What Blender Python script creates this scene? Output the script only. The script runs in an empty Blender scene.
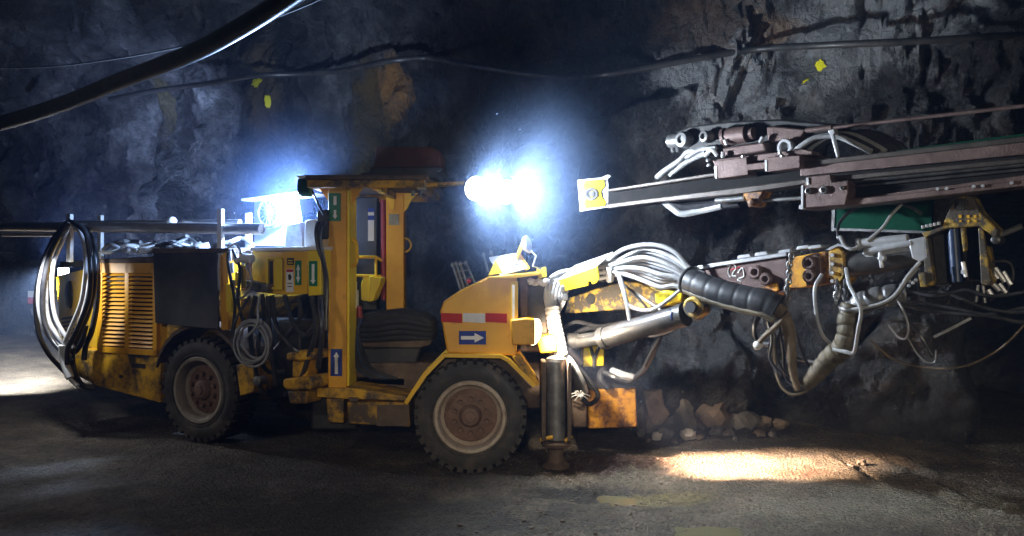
import bpy, bmesh, math, random
from mathutils import Vector, Matrix, noise
random.seed(7)
S = bpy.context.scene
COL = S.collection
PI = math.pi
V = Vector
F, CX, HY, H = 900.0, 512.0, 262.0, 2.168      # focal length and horizon in pixels, lens height in metres

def P(px, py, d):
    return V(((px-CX)/F*d, d, H+(HY-py)/F*d))

# ------------------------------------------------------------------ materials
def mat(name, cols, rough=0.6, metal=0.0, scale=4.0, bump=0.15, bscale=40.0, detail=6, lo=0.35, hi=0.65, spec=0.5, grime=None, glo=0.5, ghi=0.7, gscale=2.5):
    m = bpy.data.materials.new(name); m.use_nodes = True
    nt = m.node_tree; N = nt.nodes; L = nt.links
    b = N['Principled BSDF']
    tc = N.new('ShaderNodeNewGeometry')
    n1 = N.new('ShaderNodeTexNoise'); n1.inputs['Scale'].default_value = scale; n1.inputs['Detail'].default_value = detail; n1.inputs['Roughness'].default_value = .65
    L.new(tc.outputs['Position'], n1.inputs['Vector'])
    cr = N.new('ShaderNodeValToRGB')
    e = cr.color_ramp.elements
    e[0].position = lo; e[1].position = hi
    e[0].color = (*cols[0], 1); e[1].color = (*cols[-1], 1)
    for i, c in enumerate(cols[1:-1]):
        x = cr.color_ramp.elements.new(lo+(hi-lo)*(i+1)/(len(cols)-1)); x.color = (*c, 1)
    L.new(n1.outputs['Fac'], cr.inputs['Fac'])
    out = cr.outputs['Color']
    if grime:
        n2 = N.new('ShaderNodeTexNoise'); n2.inputs['Scale'].default_value = gscale; n2.inputs['Detail'].default_value = 8; n2.inputs['Roughness'].default_value = .7
        L.new(tc.outputs['Position'], n2.inputs['Vector'])
        mr = N.new('ShaderNodeMapRange'); mr.inputs['From Min'].default_value = glo; mr.inputs['From Max'].default_value = ghi
        L.new(n2.outputs['Fac'], mr.inputs['Value'])
        mx = N.new('ShaderNodeMix'); mx.data_type = 'RGBA'
        L.new(mr.outputs['Result'], mx.inputs['Factor']); L.new(out, mx.inputs[6]); mx.inputs[7].default_value = (*grime, 1)
        out = mx.outputs[2]
    L.new(out, b.inputs['Base Color'])
    b.inputs['Roughness'].default_value = rough; b.inputs['Metallic'].default_value = metal
    b.inputs['Specular IOR Level'].default_value = spec
    if bump:
        n3 = N.new('ShaderNodeTexNoise'); n3.inputs['Scale'].default_value = bscale; n3.inputs['Detail'].default_value = 5
        L.new(tc.outputs['Position'], n3.inputs['Vector'])
        bp = N.new('ShaderNodeBump'); bp.inputs['Strength'].default_value = bump; bp.inputs['Distance'].default_value = .02
        L.new(n3.outputs['Fac'], bp.inputs['Height']); L.new(bp.outputs['Normal'], b.inputs['Normal'])
    return m

def emit(name, col, strength):
    m = bpy.data.materials.new(name); m.use_nodes = True
    b = m.node_tree.nodes['Principled BSDF']
    b.inputs['Base Color'].default_value = (.8, .8, .8, 1)
    b.inputs['Emission Color'].default_value = (*col, 1); b.inputs['Emission Strength'].default_value = strength
    m.cycles.emission_sampling = 'NONE'
    return m

YEL = mat('yellow_paint', [(.72, .40, .008), (.85, .50, .01)], .42, 0, 3, .05, 60, grime=(.10, .055, .02), glo=.58, ghi=.8)
ORA = mat('orange_yellow_paint', [(.68, .31, .006), (.80, .39, .008)], .45, 0, 3, .06, 60, grime=(.16, .07, .015), glo=.60, ghi=.85)
YDI = mat('muddy_yellow_paint', [(.62, .32, .008), (.74, .40, .01)], .6, 0, 4, .2, 45, grime=(.07, .045, .025), glo=.42, ghi=.58, gscale=3.5)
YDK = mat('worn_dark_yellow_paint', [(.42, .26, .03), (.60, .38, .03)], .6, .1, 6, .25, 50, grime=(.06, .048, .035), glo=.40, ghi=.52, gscale=6)
RUS = mat('rusty_orange_paint', [(.62, .30, .01), (.40, .13, .02)], .6, 0, 5, .25, 50, grime=(.05, .03, .025), glo=.46, ghi=.62, gscale=5)
BYE = mat('bright_yellow_paint', [(.80, .56, .01), (.86, .62, .015)], .35, 0, 3, .03)
WHP = mat('white_paint', [(.72, .72, .70), (.82, .82, .80)], .45, 0, 6, .04, grime=(.35, .30, .24), glo=.6, ghi=.8)
STE = mat('grey_steel', [(.12, .12, .125), (.26, .255, .25)], .42, .55, 7, .12, 50, grime=(.08, .065, .05), glo=.52, ghi=.75, gscale=5)
LST = mat('bright_steel', [(.50, .50, .52), (.66, .66, .68)], .38, .55, 8, .08, 60)
FEE = mat('reddish_feed_steel', [(.085, .05, .044), (.17, .112, .10)], .5, .3, 6, .25, 60, grime=(.09, .06, .05), glo=.5, ghi=.75, gscale=5)
WEB = mat('black_oily_web', [(.005, .005, .005), (.014, .012, .011)], .8, 0, 6, .2, 50, spec=.15)
DST = mat('dark_oily_steel', [(.035, .034, .034), (.085, .08, .076)], .4, .4, 6, .15, 50)
HPA = mat('bright_pale_hose', [(.50, .50, .51), (.64, .64, .64)], .36, 0, 9, .05, grime=(.10, .09, .08), glo=.56, ghi=.72, gscale=5)
FED = mat('dull_feed_rail', [(.05, .04, .034), (.095, .078, .068)], .5, .4, 6, .2, 60, grime=(.05, .04, .035), glo=.45, ghi=.7, gscale=4)
DAR = mat('dark_metal', [(.018, .018, .02), (.045, .042, .04)], .55, .2, 6, .2, 50)
BRO = mat('brown_dirty_metal', [(.07, .045, .03), (.15, .10, .065)], .65, .1, 6, .3, 40)
MAR = mat('maroon_paint', [(.075, .022, .018), (.11, .035, .028)], .6, 0, 5, .1)
RUB = mat('black_rubber', [(.012, .012, .013), (.03, .03, .032)], .5, 0, 8, .1, 60)
CUR = mat('dusty_rubber_sheet', [(.022, .02, .02), (.055, .05, .048)], .65, 0, 3, .15, 30)
HWH = mat('pale_grey_hose', [(.26, .26, .27), (.40, .40, .405)], .38, 0, 9, .05, grime=(.09, .08, .07), glo=.58, ghi=.75, gscale=6)
HBK = mat('black_hose', [(.02, .02, .024), (.05, .05, .055)], .32, 0, 9, .06, 50)
HBR = mat('brown_mud_coated_hose', [(.09, .065, .038), (.18, .13, .08)], .6, 0, 9, .2, 60)
SLV = mat('mud_coated_sleeve', [(.05, .038, .02), (.12, .092, .05)], .6, 0, 6, .3, 50)
TYR = mat('muddy_tyre_rubber', [(.025, .024, .022), (.06, .052, .043)], .75, 0, 4, .35, 60, grime=(.11, .085, .065), glo=.52, ghi=.72, gscale=4)
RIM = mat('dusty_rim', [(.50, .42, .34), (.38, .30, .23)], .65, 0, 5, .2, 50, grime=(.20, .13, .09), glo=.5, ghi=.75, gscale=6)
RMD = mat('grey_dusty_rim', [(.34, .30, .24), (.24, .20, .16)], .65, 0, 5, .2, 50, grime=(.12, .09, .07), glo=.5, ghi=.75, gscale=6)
HUB = mat('rusty_hub', [(.13, .075, .052), (.21, .13, .095)], .7, 0, 7, .3, 50)
RED = mat('red_reflective_tape', [(.42, .012, .012), (.48, .016, .016)], .7, 0, 6, 0)
REH = mat('red_paint', [(.22, .01, .014), (.28, .015, .02)], .4, 0, 6, 0)
SIL = mat('silver_reflective_tape', [(.62, .62, .62), (.70, .70, .68)], .6, 0, 6, 0)
BLU = mat('blue_sign_paint', [(.012, .035, .24), (.016, .045, .28)], .7, 0, 6, 0)
GRE = mat('green_sign_paint', [(.005, .16, .07), (.008, .20, .09)], .4, 0, 6, 0)
DGR = mat('dark_green_paint', [(.002, .034, .018), (.003, .046, .025)], .85, 0, 4, .1, spec=.1)
WSG = mat('white_sign_ink', [(.75, .75, .75), (.82, .82, .82)], .5, 0, 6, 0)
BSG = mat('black_sign_ink', [(.02, .02, .02), (.03, .03, .03)], .5, 0, 6, 0)
DBL = mat('blue_cylinder_paint', [(.015, .03, .08), (.025, .05, .12)], .4, 0, 6, .1)
SEA = mat('black_seat_cloth', [(.012, .012, .012), (.03, .028, .026)], .8, 0, 6, .3, 30)
YMK = mat('fluorescent_yellow_paint', [(.85, .80, .01), (.80, .72, .01)], .6, 0, 12, .2)
LEM = emit('lit_flood_lens', (.82, .90, 1.0), 60)
LEW = emit('lit_headlamp_lens', (1.0, .80, .48), 9)
LER = emit('lit_rear_lens', (.9, .92, 1.0), 14)

# ------------------------------------------------------------------ mesh builder
def catmull(pts, n=8):
    pts = [V(p) for p in pts]
    if len(pts) < 3: return pts
    q = [pts[0]*2-pts[1]]+pts+[pts[-1]*2-pts[-2]]
    out = []
    for i in range(1, len(q)-2):
        a, b, c, d = q[i-1:i+3]
        for k in range(n):
            t = k/n
            out.append(.5*((2*b)+(c-a)*t+(2*a-5*b+4*c-d)*t*t+(3*b-a-3*c+d)*t**3))
    out.append(pts[-1])
    return out

class MB:
    def __init__(s): s.v, s.f = [], []
    def add(s, vs, fs):
        o = len(s.v); s.v += [V(x) for x in vs]; s.f += [tuple(i+o for i in f) for f in fs]; return s
    def hexa(s, a, b):      # two quads
        return s.add(list(a)+list(b), [(3, 2, 1, 0), (4, 5, 6, 7), (0, 1, 5, 4), (1, 2, 6, 5), (2, 3, 7, 6), (3, 0, 4, 7)])
    def box(s, c, size, M=None):
        x, y, z = [k/2 for k in size]
        q = [V((-x, -y, -z)), V((x, -y, -z)), V((x, y, -z)), V((-x, y, -z)), V((-x, -y, z)), V((x, -y, z)), V((x, y, z)), V((-x, y, z))]
        if M is not None: q = [M @ p for p in q]
        return s.hexa([p+V(c) for p in q[:4]], [p+V(c) for p in q[4:]])
    def prism(s, A, B):     # two matching outlines
        n = len(A)
        return s.add(list(A)+list(B), [tuple(range(n))[::-1], tuple(range(n, 2*n))]+[(i, (i+1) % n, n+(i+1) % n, n+i) for i in range(n)])
    def tube(s, pts, r, n=10, cap=True):
        pts = [V(p) for p in pts]; k = len(pts)
        rs = r if isinstance(r, (list, tuple)) else [r]*k
        t0 = (pts[1]-pts[0]).normalized()
        up = V((0, 0, 1)) if abs(t0.z) < .9 else V((1, 0, 0))
        u = t0.cross(up).normalized(); w = u.cross(t0)
        vs = []; prev = t0
        for i, p in enumerate(pts):
            t = (pts[min(i+1, k-1)]-pts[max(i-1, 0)])
            t = t.normalized() if t.length > 1e-9 else prev
            q = prev.rotation_difference(t); u = q @ u; w = q @ w; prev = t
            for j in range(n):
                a = 2*PI*j/n; vs.append(p+(u*math.cos(a)+w*math.sin(a))*rs[i])
        fs = [(i*n+j, i*n+(j+1) % n, (i+1)*n+(j+1) % n, (i+1)*n+j) for i in range(k-1) for j in range(n)]
        if cap: fs += [tuple(range(n))[::-1], tuple(range((k-1)*n, k*n))]
        return s.add(vs, fs)
    def cyl(s, a, b, r, r2=None, n=20):
        return s.tube([a, b], [r, r if r2 is None else r2], n)
    def lathe(s, c, axis, prof, n=40, close=False):   # prof: (radius, along axis)
        ax = V(axis).normalized(); up = V((0, 0, 1)) if abs(ax.z) < .9 else V((1, 0, 0))
        u = ax.cross(up).normalized(); w = ax.cross(u); c = V(c); m = len(prof)
        vs = [c+ax*h+(u*math.cos(2*PI*j/n)+w*math.sin(2*PI*j/n))*r for r, h in prof for j in range(n)]
        fs = [(i*n+j, i*n+(j+1) % n, (i+1)*n+(j+1) % n, (i+1)*n+j) for i in range(m-1) for j in range(n)]
        if close: fs += [((m-1)*n+j, (m-1)*n+(j+1) % n, (j+1) % n, j) for j in range(n)]
        else:
            if prof[0][0] > 1e-6: fs.append(tuple(range(n))[::-1])
            if prof[-1][0] > 1e-6: fs.append(tuple(range((m-1)*n, m*n)))
        return s.add(vs, fs)
    def ring(s, c, axis, R, r, n=40, m=8):
        return s.lathe(c, axis, [(R+r*math.cos(2*PI*k/m), r*math.sin(2*PI*k/m)) for k in range(m)], n, True)
    def blob(s, c, size, seed=0, amp=.25, sub=2, M=None, fr=1.6):
        bm = bmesh.new(); bmesh.ops.create_icosphere(bm, subdivisions=sub, radius=1)
        vs = []
        for v in bm.verts:
            k = 1+amp*noise.noise(v.co*fr+V((seed*3.7, seed*1.3, 0)))*2
            p = V((v.co.x*size[0], v.co.y*size[1], v.co.z*size[2]))*k
            if M is not None: p = M @ p
            vs.append(p+V(c))
        fs = [tuple(x.index for x in f.verts) for f in bm.faces]; bm.free()
        return s.add(vs, fs)

WL = {}
def build(mb, name, m, parent=None, bevel=0, smooth=True, sharp=38):
    mn = V((min(v.x for v in mb.v), min(v.y for v in mb.v), min(v.z for v in mb.v)))
    mx = V((max(v.x for v in mb.v), max(v.y for v in mb.v), max(v.z for v in mb.v)))
    c = (mn+mx)/2; c.z = mn.z
    me = bpy.data.meshes.new(name)
    me.from_pydata([v-c for v in mb.v], [], mb.f)
    bm = bmesh.new(); bm.from_mesh(me); bmesh.ops.recalc_face_normals(bm, faces=bm.faces); bm.to_mesh(me); bm.free()
    if smooth:
        me.polygons.foreach_set('use_smooth', [True]*len(me.polygons))
        me.set_sharp_from_angle(angle=math.radians(sharp))
    me.materials.append(m)
    o = bpy.data.objects.new(name, me); COL.objects.link(o)
    if parent:
        o.parent = parent; o.location = c-WL[parent.name]
    else: o.location = c
    WL[o.name] = c
    if bevel:
        b = o.modifiers.new('edge', 'BEVEL'); b.width = bevel; b.segments = 2; b.limit_method = 'ANGLE'; b.angle_limit = math.radians(40)
    return o
def build_each(mb, name, m, parent=None, bevel=0, smooth=True, sharp=38):
    n = len(mb.v); par = list(range(n))
    def find(i):
        while par[i] != i: par[i] = par[par[i]]; i = par[i]
        return i
    for f in mb.f:
        for k in f[1:]: par[find(k)] = find(f[0])
    isl = {}
    for i in range(n): isl.setdefault(find(i), []).append(i)
    isl = list(isl.values())
    def bb(ix): return [(min(mb.v[i][a] for i in ix)-.004, max(mb.v[i][a] for i in ix)+.004) for a in range(3)]
    ch = True
    while ch:
        ch = False; B = [bb(x) for x in isl]
        for i in range(len(isl)):
            for j in range(i+1, len(isl)):
                if all(B[i][a][0] <= B[j][a][1] and B[j][a][0] <= B[i][a][1] for a in range(3)):
                    isl[i] += isl.pop(j); ch = True; break
            if ch: break
    out = []
    for ix in isl:
        mp = {i: k for k, i in enumerate(sorted(ix))}; q = MB(); q.v = [mb.v[i] for i in sorted(ix)]
        q.f = [tuple(mp[i] for i in f) for f in mb.f if f[0] in mp]
        out.append(build(q, name, m, parent, bevel, smooth, sharp))
    return out[0]
def empty(name, loc):
    o = bpy.data.objects.new(name, None); COL.objects.link(o); o.location = loc; o.empty_display_size = .3; WL[o.name] = V(loc); return o
def tag(o, label=None, cat=None, group=None, kind=None):
    if label: o['label'] = label
    if cat: o['category'] = cat
    if group: o['group'] = group
    if kind: o['kind'] = kind
    return o

class Frame:                      # a vertical working plane: along, outward towards the viewer, up
    def __init__(s, O, along):
        s.O = V(O); s.e = V((along[0], along[1], 0)).normalized(); s.n = V((s.e.y, -s.e.x, 0))
        s.M = Matrix((s.e, -s.n, V((0, 0, 1)))).transposed()
    def pt(s, px, py, o=0):       # the place on the plane (pushed outward by o) that shows at that pixel
        d = V(((px-CX)/F, 1, (HY-py)/F)); c = V((0, 0, H))
        t = ((s.O+s.n*o-c).dot(s.n))/d.dot(s.n)
        return c+d*t
    def w(s, a, o, z): return s.O+s.e*a+s.n*o+V((0, 0, z-s.O.z))
    def loc(s, p):
        q = p-s.O; return q.dot(s.e), q.dot(s.n), p.z
    def prism(s, mb, poly, o0, o1):
        A = [s.pt(x, y, o0) for x, y in poly]
        return mb.prism(A, [p+s.n*(o1-o0) for p in A])
    def rect(s, mb, x0, y0, x1, y1, o0, o1):
        a, b = s.pt(x0, y0, o0), s.pt(x1, y1, o0); (a0, _, z0), (a1, _, z1) = s.loc(a), s.loc(b)
        q = [s.w(a0, o0, z0), s.w(a1, o0, z0), s.w(a1, o0, z1), s.w(a0, o0, z1)]
        return mb.prism(q, [p+s.n*(o1-o0) for p in q])

FR = Frame((0, 9.2, 0), (1, 0))
th = math.radians(27)
RE = Frame((-3.5, 10.0, 0), (math.cos(th), -math.sin(th)))
a, b = P(595, 196, 10), P(1024, 163, 7.0)
FE = Frame(a, (b.x-a.x, b.y-a.y))
a, b = P(565, 300, 10.2), P(960, 250, 7.6)
BO = Frame(a, (b.x-a.x, b.y-a.y))

def hose(name, m, parent, r, frame, pts, n=8, seg=8):
    mb = MB(); mb.tube(catmull([frame.pt(*p) if len(p) == 3 else frame.pt(*p, 0) for p in pts], seg), r, n)
    return build(mb, name, m, parent)
def ribbed(pts, r, pitch=.07, depth=.12, seg=40):
    c = catmull(pts, seg); L = 0; rs = []
    for i, p in enumerate(c):
        if i: L += (p-c[i-1]).length
        rs.append(r*(1-depth*(.5+.5*math.cos(2*PI*L/pitch))**6))
    return c, rs

# ================================================================== THE DRILL RIG
rig = empty('drilling_rig', (-1.2, 10.2, 0.05))
tag(rig, 'yellow articulated mine drilling rig on rubber tyres with raised boom and feed beam', 'drilling rig')

def wheel(C, ax, rim_mat):
    """C centre, ax outward axle direction"""
    ax = V(ax).normalized(); u = V((0, 0, 1)); t = ax.cross(u)
    mb = MB()
    prof = [(.345, .13), (.37, .158), (.43, .178), (.49, .180), (.535, .160), (.556, .12), (.562, .05), (.562, -.05), (.556, -.12), (.535, -.16), (.49, -.18), (.43, -.178), (.37, -.158), (.345, -.13)]
    mb.lathe(C, ax, prof, 64, True)
    N = 34
    for k in range(N):
        for sd in (1, -1):
            a0 = 2*PI*(k+(.5 if sd < 0 else 0))/N
            A, B = [], []
            for (da, h, r0, r1) in ((-.055, .165, .50, .574), (.055, .165, .50, .574), (.075, .01, .552, .586), (-.035, .01, .552, .586)):
                d = u*math.cos(a0+da)+t*math.sin(a0+da)
                A.append(C+d*r0+ax*(h*sd)); B.append(C+d*r1+ax*(h*sd*.97))
            mb.prism(A, B)
    w = build(mb, 'wheel', TYR, rig)
    mb = MB(); mb.ring(C+ax*.168, ax, .455, .012, 56, 6).ring(C+ax*.172, ax, .40, .008, 56, 6)
    build(mb, 'sidewall_rib', TYR, w)
    mb = MB()
    mb.lathe(C, ax, [(.30, -.10), (.335, -.05), (.34, .12), (.375, .165), (.362, .185), (.335, .180), (.318, .15), (.31, .06), (.275, .03), (.275, -.02), (.30, -.10)], 56)
    build(mb, 'rim', rim_mat, w)
    mb = MB()
    mb.lathe(C, ax, [(.29, .0), (.275, .035), (.24, .05), (.21, .07), (.12, .085), (.11, .12), (.085, .15), (.055, .155), (.05, .17), (0, .172)], 40)
    for k in range(10):
        a0 = 2*PI*k/10; d = u*math.cos(a0)+t*math.sin(a0)
        mb.cyl(C+d*.175+ax*.07, C+d*.175+ax*.125, .026, .022, 6)
        mb.lathe(C+d*.235+ax*.045, ax, [(.026, 0), (.026, .012), (.014, .014), (0, .004)], 10)
    build(mb, 'hub', HUB, w)
    return w
fw = P(470, 417, 9.16); fw.z = .585
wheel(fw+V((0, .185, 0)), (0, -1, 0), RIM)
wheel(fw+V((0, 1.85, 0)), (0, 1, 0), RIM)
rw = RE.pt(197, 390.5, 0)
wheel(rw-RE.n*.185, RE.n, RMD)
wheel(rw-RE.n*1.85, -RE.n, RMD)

# ---------------------------------------------------------------- rear module
mb = MB()
RE.prism(mb, [(92, 350), (160, 357), (160, 403), (118, 392), (97, 386), (73, 374), (76, 348)], -.06, -1.7)
rb = build(mb, 'rear_skirt', YDI, rig, .015)
mb = MB(); RE.rect(mb, 131, 363, 145, 368.5, -.055, -.075); RE.rect(mb, 128, 354, 148, 358, -.05, -.08); RE.rect(mb, 119, 375, 122, 378, -.05, -.08)
build_each(mb, 'skirt_vent', DAR, rb)
mb = MB(); RE.prism(mb, [(97, 262), (157, 262), (215, 262), (216, 300), (190, 328), (176, 336), (163, 355), (157, 357), (97, 350)], -.10, -1.65)
eb = build(mb, 'engine_housing', YDI, rig, .012)
# louvred door: frame strips and slats standing proud of a dark recess
a0, _, z1 = RE.loc(RE.pt(97.5, 263, -.05)); a1, _, z0 = RE.loc(RE.pt(157, 356, -.05))
mb = MB()
def rbx(m_, A0, A1, Z0, Z1, o0, o1):
    q = [RE.w(A0, o0, Z0), RE.w(A1, o0, Z0), RE.w(A1, o0, Z1), RE.w(A0, o0, Z1)]
    m_.prism(q, [p+RE.n*(o1-o0) for p in q])
wv = a1-a0
st = [(a0, a0+.09), (a0+wv*.47, a0+wv*.54), (a1-.07, a1)]
for x0, x1 in st: rbx(mb, x0, x1, z0, z1, -.10, -.045)
rbx(mb, a0, a1, z1-.12, z1, -.10, -.045); rbx(mb, a0, a1, z0, z0+.07, -.10, -.045)
nS = 18
for (x0, x1) in ((st[0][1], st[1][0]), (st[1][1], st[2][0])):
    for k in range(nS):
        zc = z0+.07+(z1-z0-.19)*(k+.5)/nS; hh = (z1-z0-.19)/nS
        q = [RE.w(x0, -.06, zc+hh*.42), RE.w(x1, -.06, zc+hh*.42), RE.w(x1, -.035, zc-hh*.18), RE.w(x0, -.035, zc-hh*.18)]
        mb.prism(q, [p-RE.n*.02 for p in q])
ld = build(mb, 'louvre_door', ORA, rig, .004)
mb = MB(); rbx(mb, a0+.05, a1-.05, z0+.04, z1-.1, -.098, -.092); build(mb, 'louvre_recess', DAR, ld)
# chamfered rear corner panel with the round black grille
c0 = RE.w(a0, -.06, 0); back = V((-.62, .80, 0)).normalized()
def rc(px, py, off=0.0):      # on the chamfer plane through the rear corner
    d = V(((px-CX)/F, 1, (HY-py)/F)); nn = V((-back.y, back.x, 0))
    if nn.y > 0: nn = -nn
    c = V((0, 0, H)); t = (c0+nn*off-V((0, 0, 0))-V((0, 0, 0))).dot(nn)/d.dot(nn)
    return c+d*t
nn = V((-back.y, back.x, 0)); nn = -nn if nn.y > 0 else nn
def rprism(mb, poly, o0, o1):
    A = [rc(x, y, o0) for x, y in poly]; mb.prism(A, [p+nn*(o1-o0) for p in A])
mb = MB(); rprism(mb, [(56, 276), (97, 266), (97, 352), (60, 338)], 0, -.9)
rp = build(mb, 'rear_corner_panel', YEL, rig, .012)
cc = rc(70, 295, .0)
mb = MB(); mb.lathe(cc, nn, [(.19, -.01), (.19, .015), (.17, .03), (0, .04)], 32)
build(mb, 'round_grille', DAR, rp)
mb = MB()
for k in range(6): rprism(mb, [(62, 318+k*4), (76, 315.5+k*4), (76, 317.5+k*4), (62, 320+k*4)], -.005, .006)
build_each(mb, 'vent_slot', DAR, rp)
mb = MB(); rprism(mb, [(58, 268), (63, 268), (63, 290), (58, 290)], -.9, -1.0)
build(mb, 'rear_lamp', LER, rig)
mb = MB(); rprism(mb, [(57, 264), (64, 264), (64, 268), (57, 268)], -.88, -1.02); rprism(mb, [(57, 290), (64, 290), (64, 293), (57, 293)], -.88, -1.02)
build_each(mb, 'lamp_bracket', DAR, rig)
# top deck over the engine
mb = MB(); RE.prism(mb, [(60, 262), (250, 250), (250, 254), (60, 267)], -.3, -1.6)
build(mb, 'engine_deck', DAR, rig)
mb = MB(); RE.prism(mb, [(100, 259), (160, 257), (160, 263), (100, 264)], -.05, -.4); build(mb, 'deck_edge', BRO, rig, .01)
# rubber sheet over the rear wheel
A, B = [], []
mb = MB(); RE.prism(mb, [(153, 253), (217, 253), (218.5, 329), (200, 328), (155, 323)], .03, .01)
rs = build(mb, 'rubber_mudguard', CUR, rig, .006)
mb = MB(); RE.prism(mb, [(152, 248.5), (228, 248), (228, 252.5), (152, 253.5)], .06, -.4)
build(mb, 'mudguard_rail', BRO, rs, .006)
mb = MB(); RE.prism(mb, [(219, 252), (228, 252), (228, 330), (221, 330)], .0, -.2); build(mb, 'side_upright', ORA, rig, .008)
# wheel arch
mb = MB()
arch = []
for k in range(13):
    t = math.radians(12+k*12.5); arch.append((rw.z+.70*math.sin(t), .70*math.cos(t)))
ac, _, _ = RE.loc(rw)
for i in range(12):
    (z_0, x_0), (z_1, x_1) = arch[i], arch[i+1]
    q = [RE.w(ac+x_0, -.02, z_0), RE.w(ac+x_1, -.02, z_1), RE.w(ac+x_1, -.02, z_1+.05), RE.w(ac+x_0, -.02, z_0+.05)]
    mb.prism(q, [p-RE.n*.45 for p in q])
build(mb, 'rear_wheel_arch', BRO, rig)
mb = MB(); mb.cyl(rw-RE.n*.2, rw-RE.n*1.7, .16, n=16); mb.box(rw-RE.n*.95, (.5, .5, .42), RE.M)
build(mb, 'rear_axle', BRO, rig, .02)
mb = MB(); RE.rect(mb, 215, 318, 300, 400, -.85, -1.35); build(mb, 'articulation_frame', DAR, rig, .02)
# stepped yellow bracket by the tyre
mb = MB(); RE.prism(mb, [(236, 365), (253, 362), (254, 392), (240, 396)], .0, -.3); build(mb, 'hitch_plate', YDI, rig, .01)
mb = MB(); mb.lathe(RE.pt(258, 381, .02), RE.n, [(.05, -.1), (.05, .02), (.03, .03), (0, .03)], 14); build(mb, 'hitch_pin', STE, rig)
# steering knuckle (yellow lumps under the valve box)
mb = MB(); RE.prism(mb, [(283, 379), (311, 376), (313, 386), (309, 390), (286, 390), (282, 386)], .15, -.25); RE.prism(mb, [(287, 391), (307, 391), (306, 404), (289, 404)], .10, -.15)
RE.prism(mb, [(286, 353), (300, 350), (314, 352), (314, 359), (300, 361), (286, 360)], .12, -.2); RE.prism(mb, [(292, 360), (306, 360), (306, 378), (292, 378)], .05, -.15)
build(mb, 'steering_pivot', YDI, rig, .02)
# valve cabinet
mb = MB(); RE.prism(mb, [(252, 251), (284, 251), (284, 295), (256, 292), (252, 285)], .0, -.5)
vb = build(mb, 'valve_cabinet', YEL, rig, .01)
mb = MB(); RE.prism(mb, [(284, 251), (308, 251), (307, 294), (284, 295)], .02, -.4)
build(mb, 'cabinet_side', YEL, vb, .008)
mb = MB(); RE.prism(mb, [(307.5, 250), (321, 249), (320.5, 295), (308, 296)], .05, -.12); build(mb, 'cabinet_front', BYE, vb, .01)
mb = MB()
for q in ([(266, 257), (281, 257), (281, 259), (266, 259)], [(274, 259), (282, 259), (282, 290), (274, 290)], [(266, 259), (268, 259), (268, 287), (266, 287)], [(266, 287), (275, 287), (275, 289.5), (266, 289.5)]): RE.prism(mb, q, .03, .0)
build(mb, 'cabinet_door', BYE, vb, .004)
mb = MB(); RE.prism(mb, [(268, 261), (272.5, 261), (273, 284), (269, 284)], .008, -.002); build(mb, 'door_slot', DAR, vb)
mb = MB(); RE.prism(mb, [(250, 247.5), (321, 246.5), (321, 250), (250, 251)], .07, -.12); RE.prism(mb, [(250, 247.5), (282, 247), (282, 250), (250, 251)], -.12, -1.4); build(mb, 'cabinet_lid_and_shade', WHP, vb, .005)  # the deep rear strip is added to shade the articulation below
mb = MB(); RE.prism(mb, [(246, 280), (268, 285), (267, 291), (256, 292), (246, 286)], .1, .0); build(mb, 'control_pedal', STE, rig, .01)

def sign(fr, quad, o, base, marks, name='exit_sign'):
    m_ = MB(); fr.prism(m_, quad, o, o-.006); s_ = build(m_, name, base, rig)
    for nm, m2, polys in marks:
        m_ = MB()
        for q in polys: fr.prism(m_, q, o+.003, o-.002)
        build(m_, nm, m2, s_)
    return s_
def arrow_down(cx, y0, y1, w):
    return [(cx-w*.25, y0), (cx+w*.25, y0), (cx+w*.25, y1-w*.7), (cx+w*.5, y1-w*.7), (cx, y1), (cx-w*.5, y1-w*.7), (cx-w*.25, y1-w*.7)]
def arrow_up(cx, y0, y1, w):
    return [(cx-w*.25, y1), (cx-w*.25, y0+w*.8), (cx-w*.5, y0+w*.8), (cx, y0), (cx+w*.5, y0+w*.8), (cx+w*.25, y0+w*.8), (cx+w*.25, y1)]
s1 = sign(RE, [(295, 260.5), (301, 260.5), (301, 285), (295, 285)], .029, GRE, [('arrow', WSG, [[(297.3, 266), (297.3, 270), (296, 270), (298, 264), (300, 270), (298.8, 270), (298.8, 277), (300, 277), (298, 283), (296, 277), (297.3, 277)]])])
s2 = sign(RE, [(309, 261), (317, 261), (317, 286), (309, 286)], .059, GRE, [('arrow', WSG, [arrow_down(313, 264, 284, 5.5)])])
sign(RE, [(287, 258), (293.5, 258), (293.5, 265), (287, 265)], .029, BSG, [('print', BYE, [[(288, 260), (292.5, 260), (292.5, 261), (288, 261)], [(288, 262.5), (292.5, 262.5), (292.5, 263.5), (288, 263.5)]])], 'sticker')
sign(RE, [(286, 269), (293.5, 269), (293.5, 292), (286, 292)], .029, WSG, [('red_heading', RED, [[(286.4, 269.4), (293.1, 269.4), (293.1, 272), (286.4, 272)]]), ('print', BSG, [[(288, 275), (290, 274), (291.5, 277), (290.5, 280), (288.5, 280)], [(287.5, 283), (292, 283), (292, 283.8), (287.5, 283.8)], [(287.5, 286), (292, 286), (292, 286.8), (287.5, 286.8)]])], 'warning_sticker')

# uprights and saddles that carry the pipes
mb = MB()
for (x, y0, y1, o, w_) in ((68, 214, 262, .06, 4), (99, 215, 262, -.45, 3.5), (219, 209, 255, .02, 4.5), (247, 213, 252, -.6, 4.5)):
    RE.rect(mb, x-w_/2, y0, x+w_/2, y1, o, o-.05)
up_ = build_each(mb, 'pipe_upright', WHP, rig, .006)
mb = MB()
for (x, y, r) in ((172, 221, .06), (62, 231, .05)): mb.blob(RE.pt(x, y, -.2), (r, r, r*.9), 3, .05)
build_each(mb, 'pipe_clamp', WHP, rig)
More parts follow.
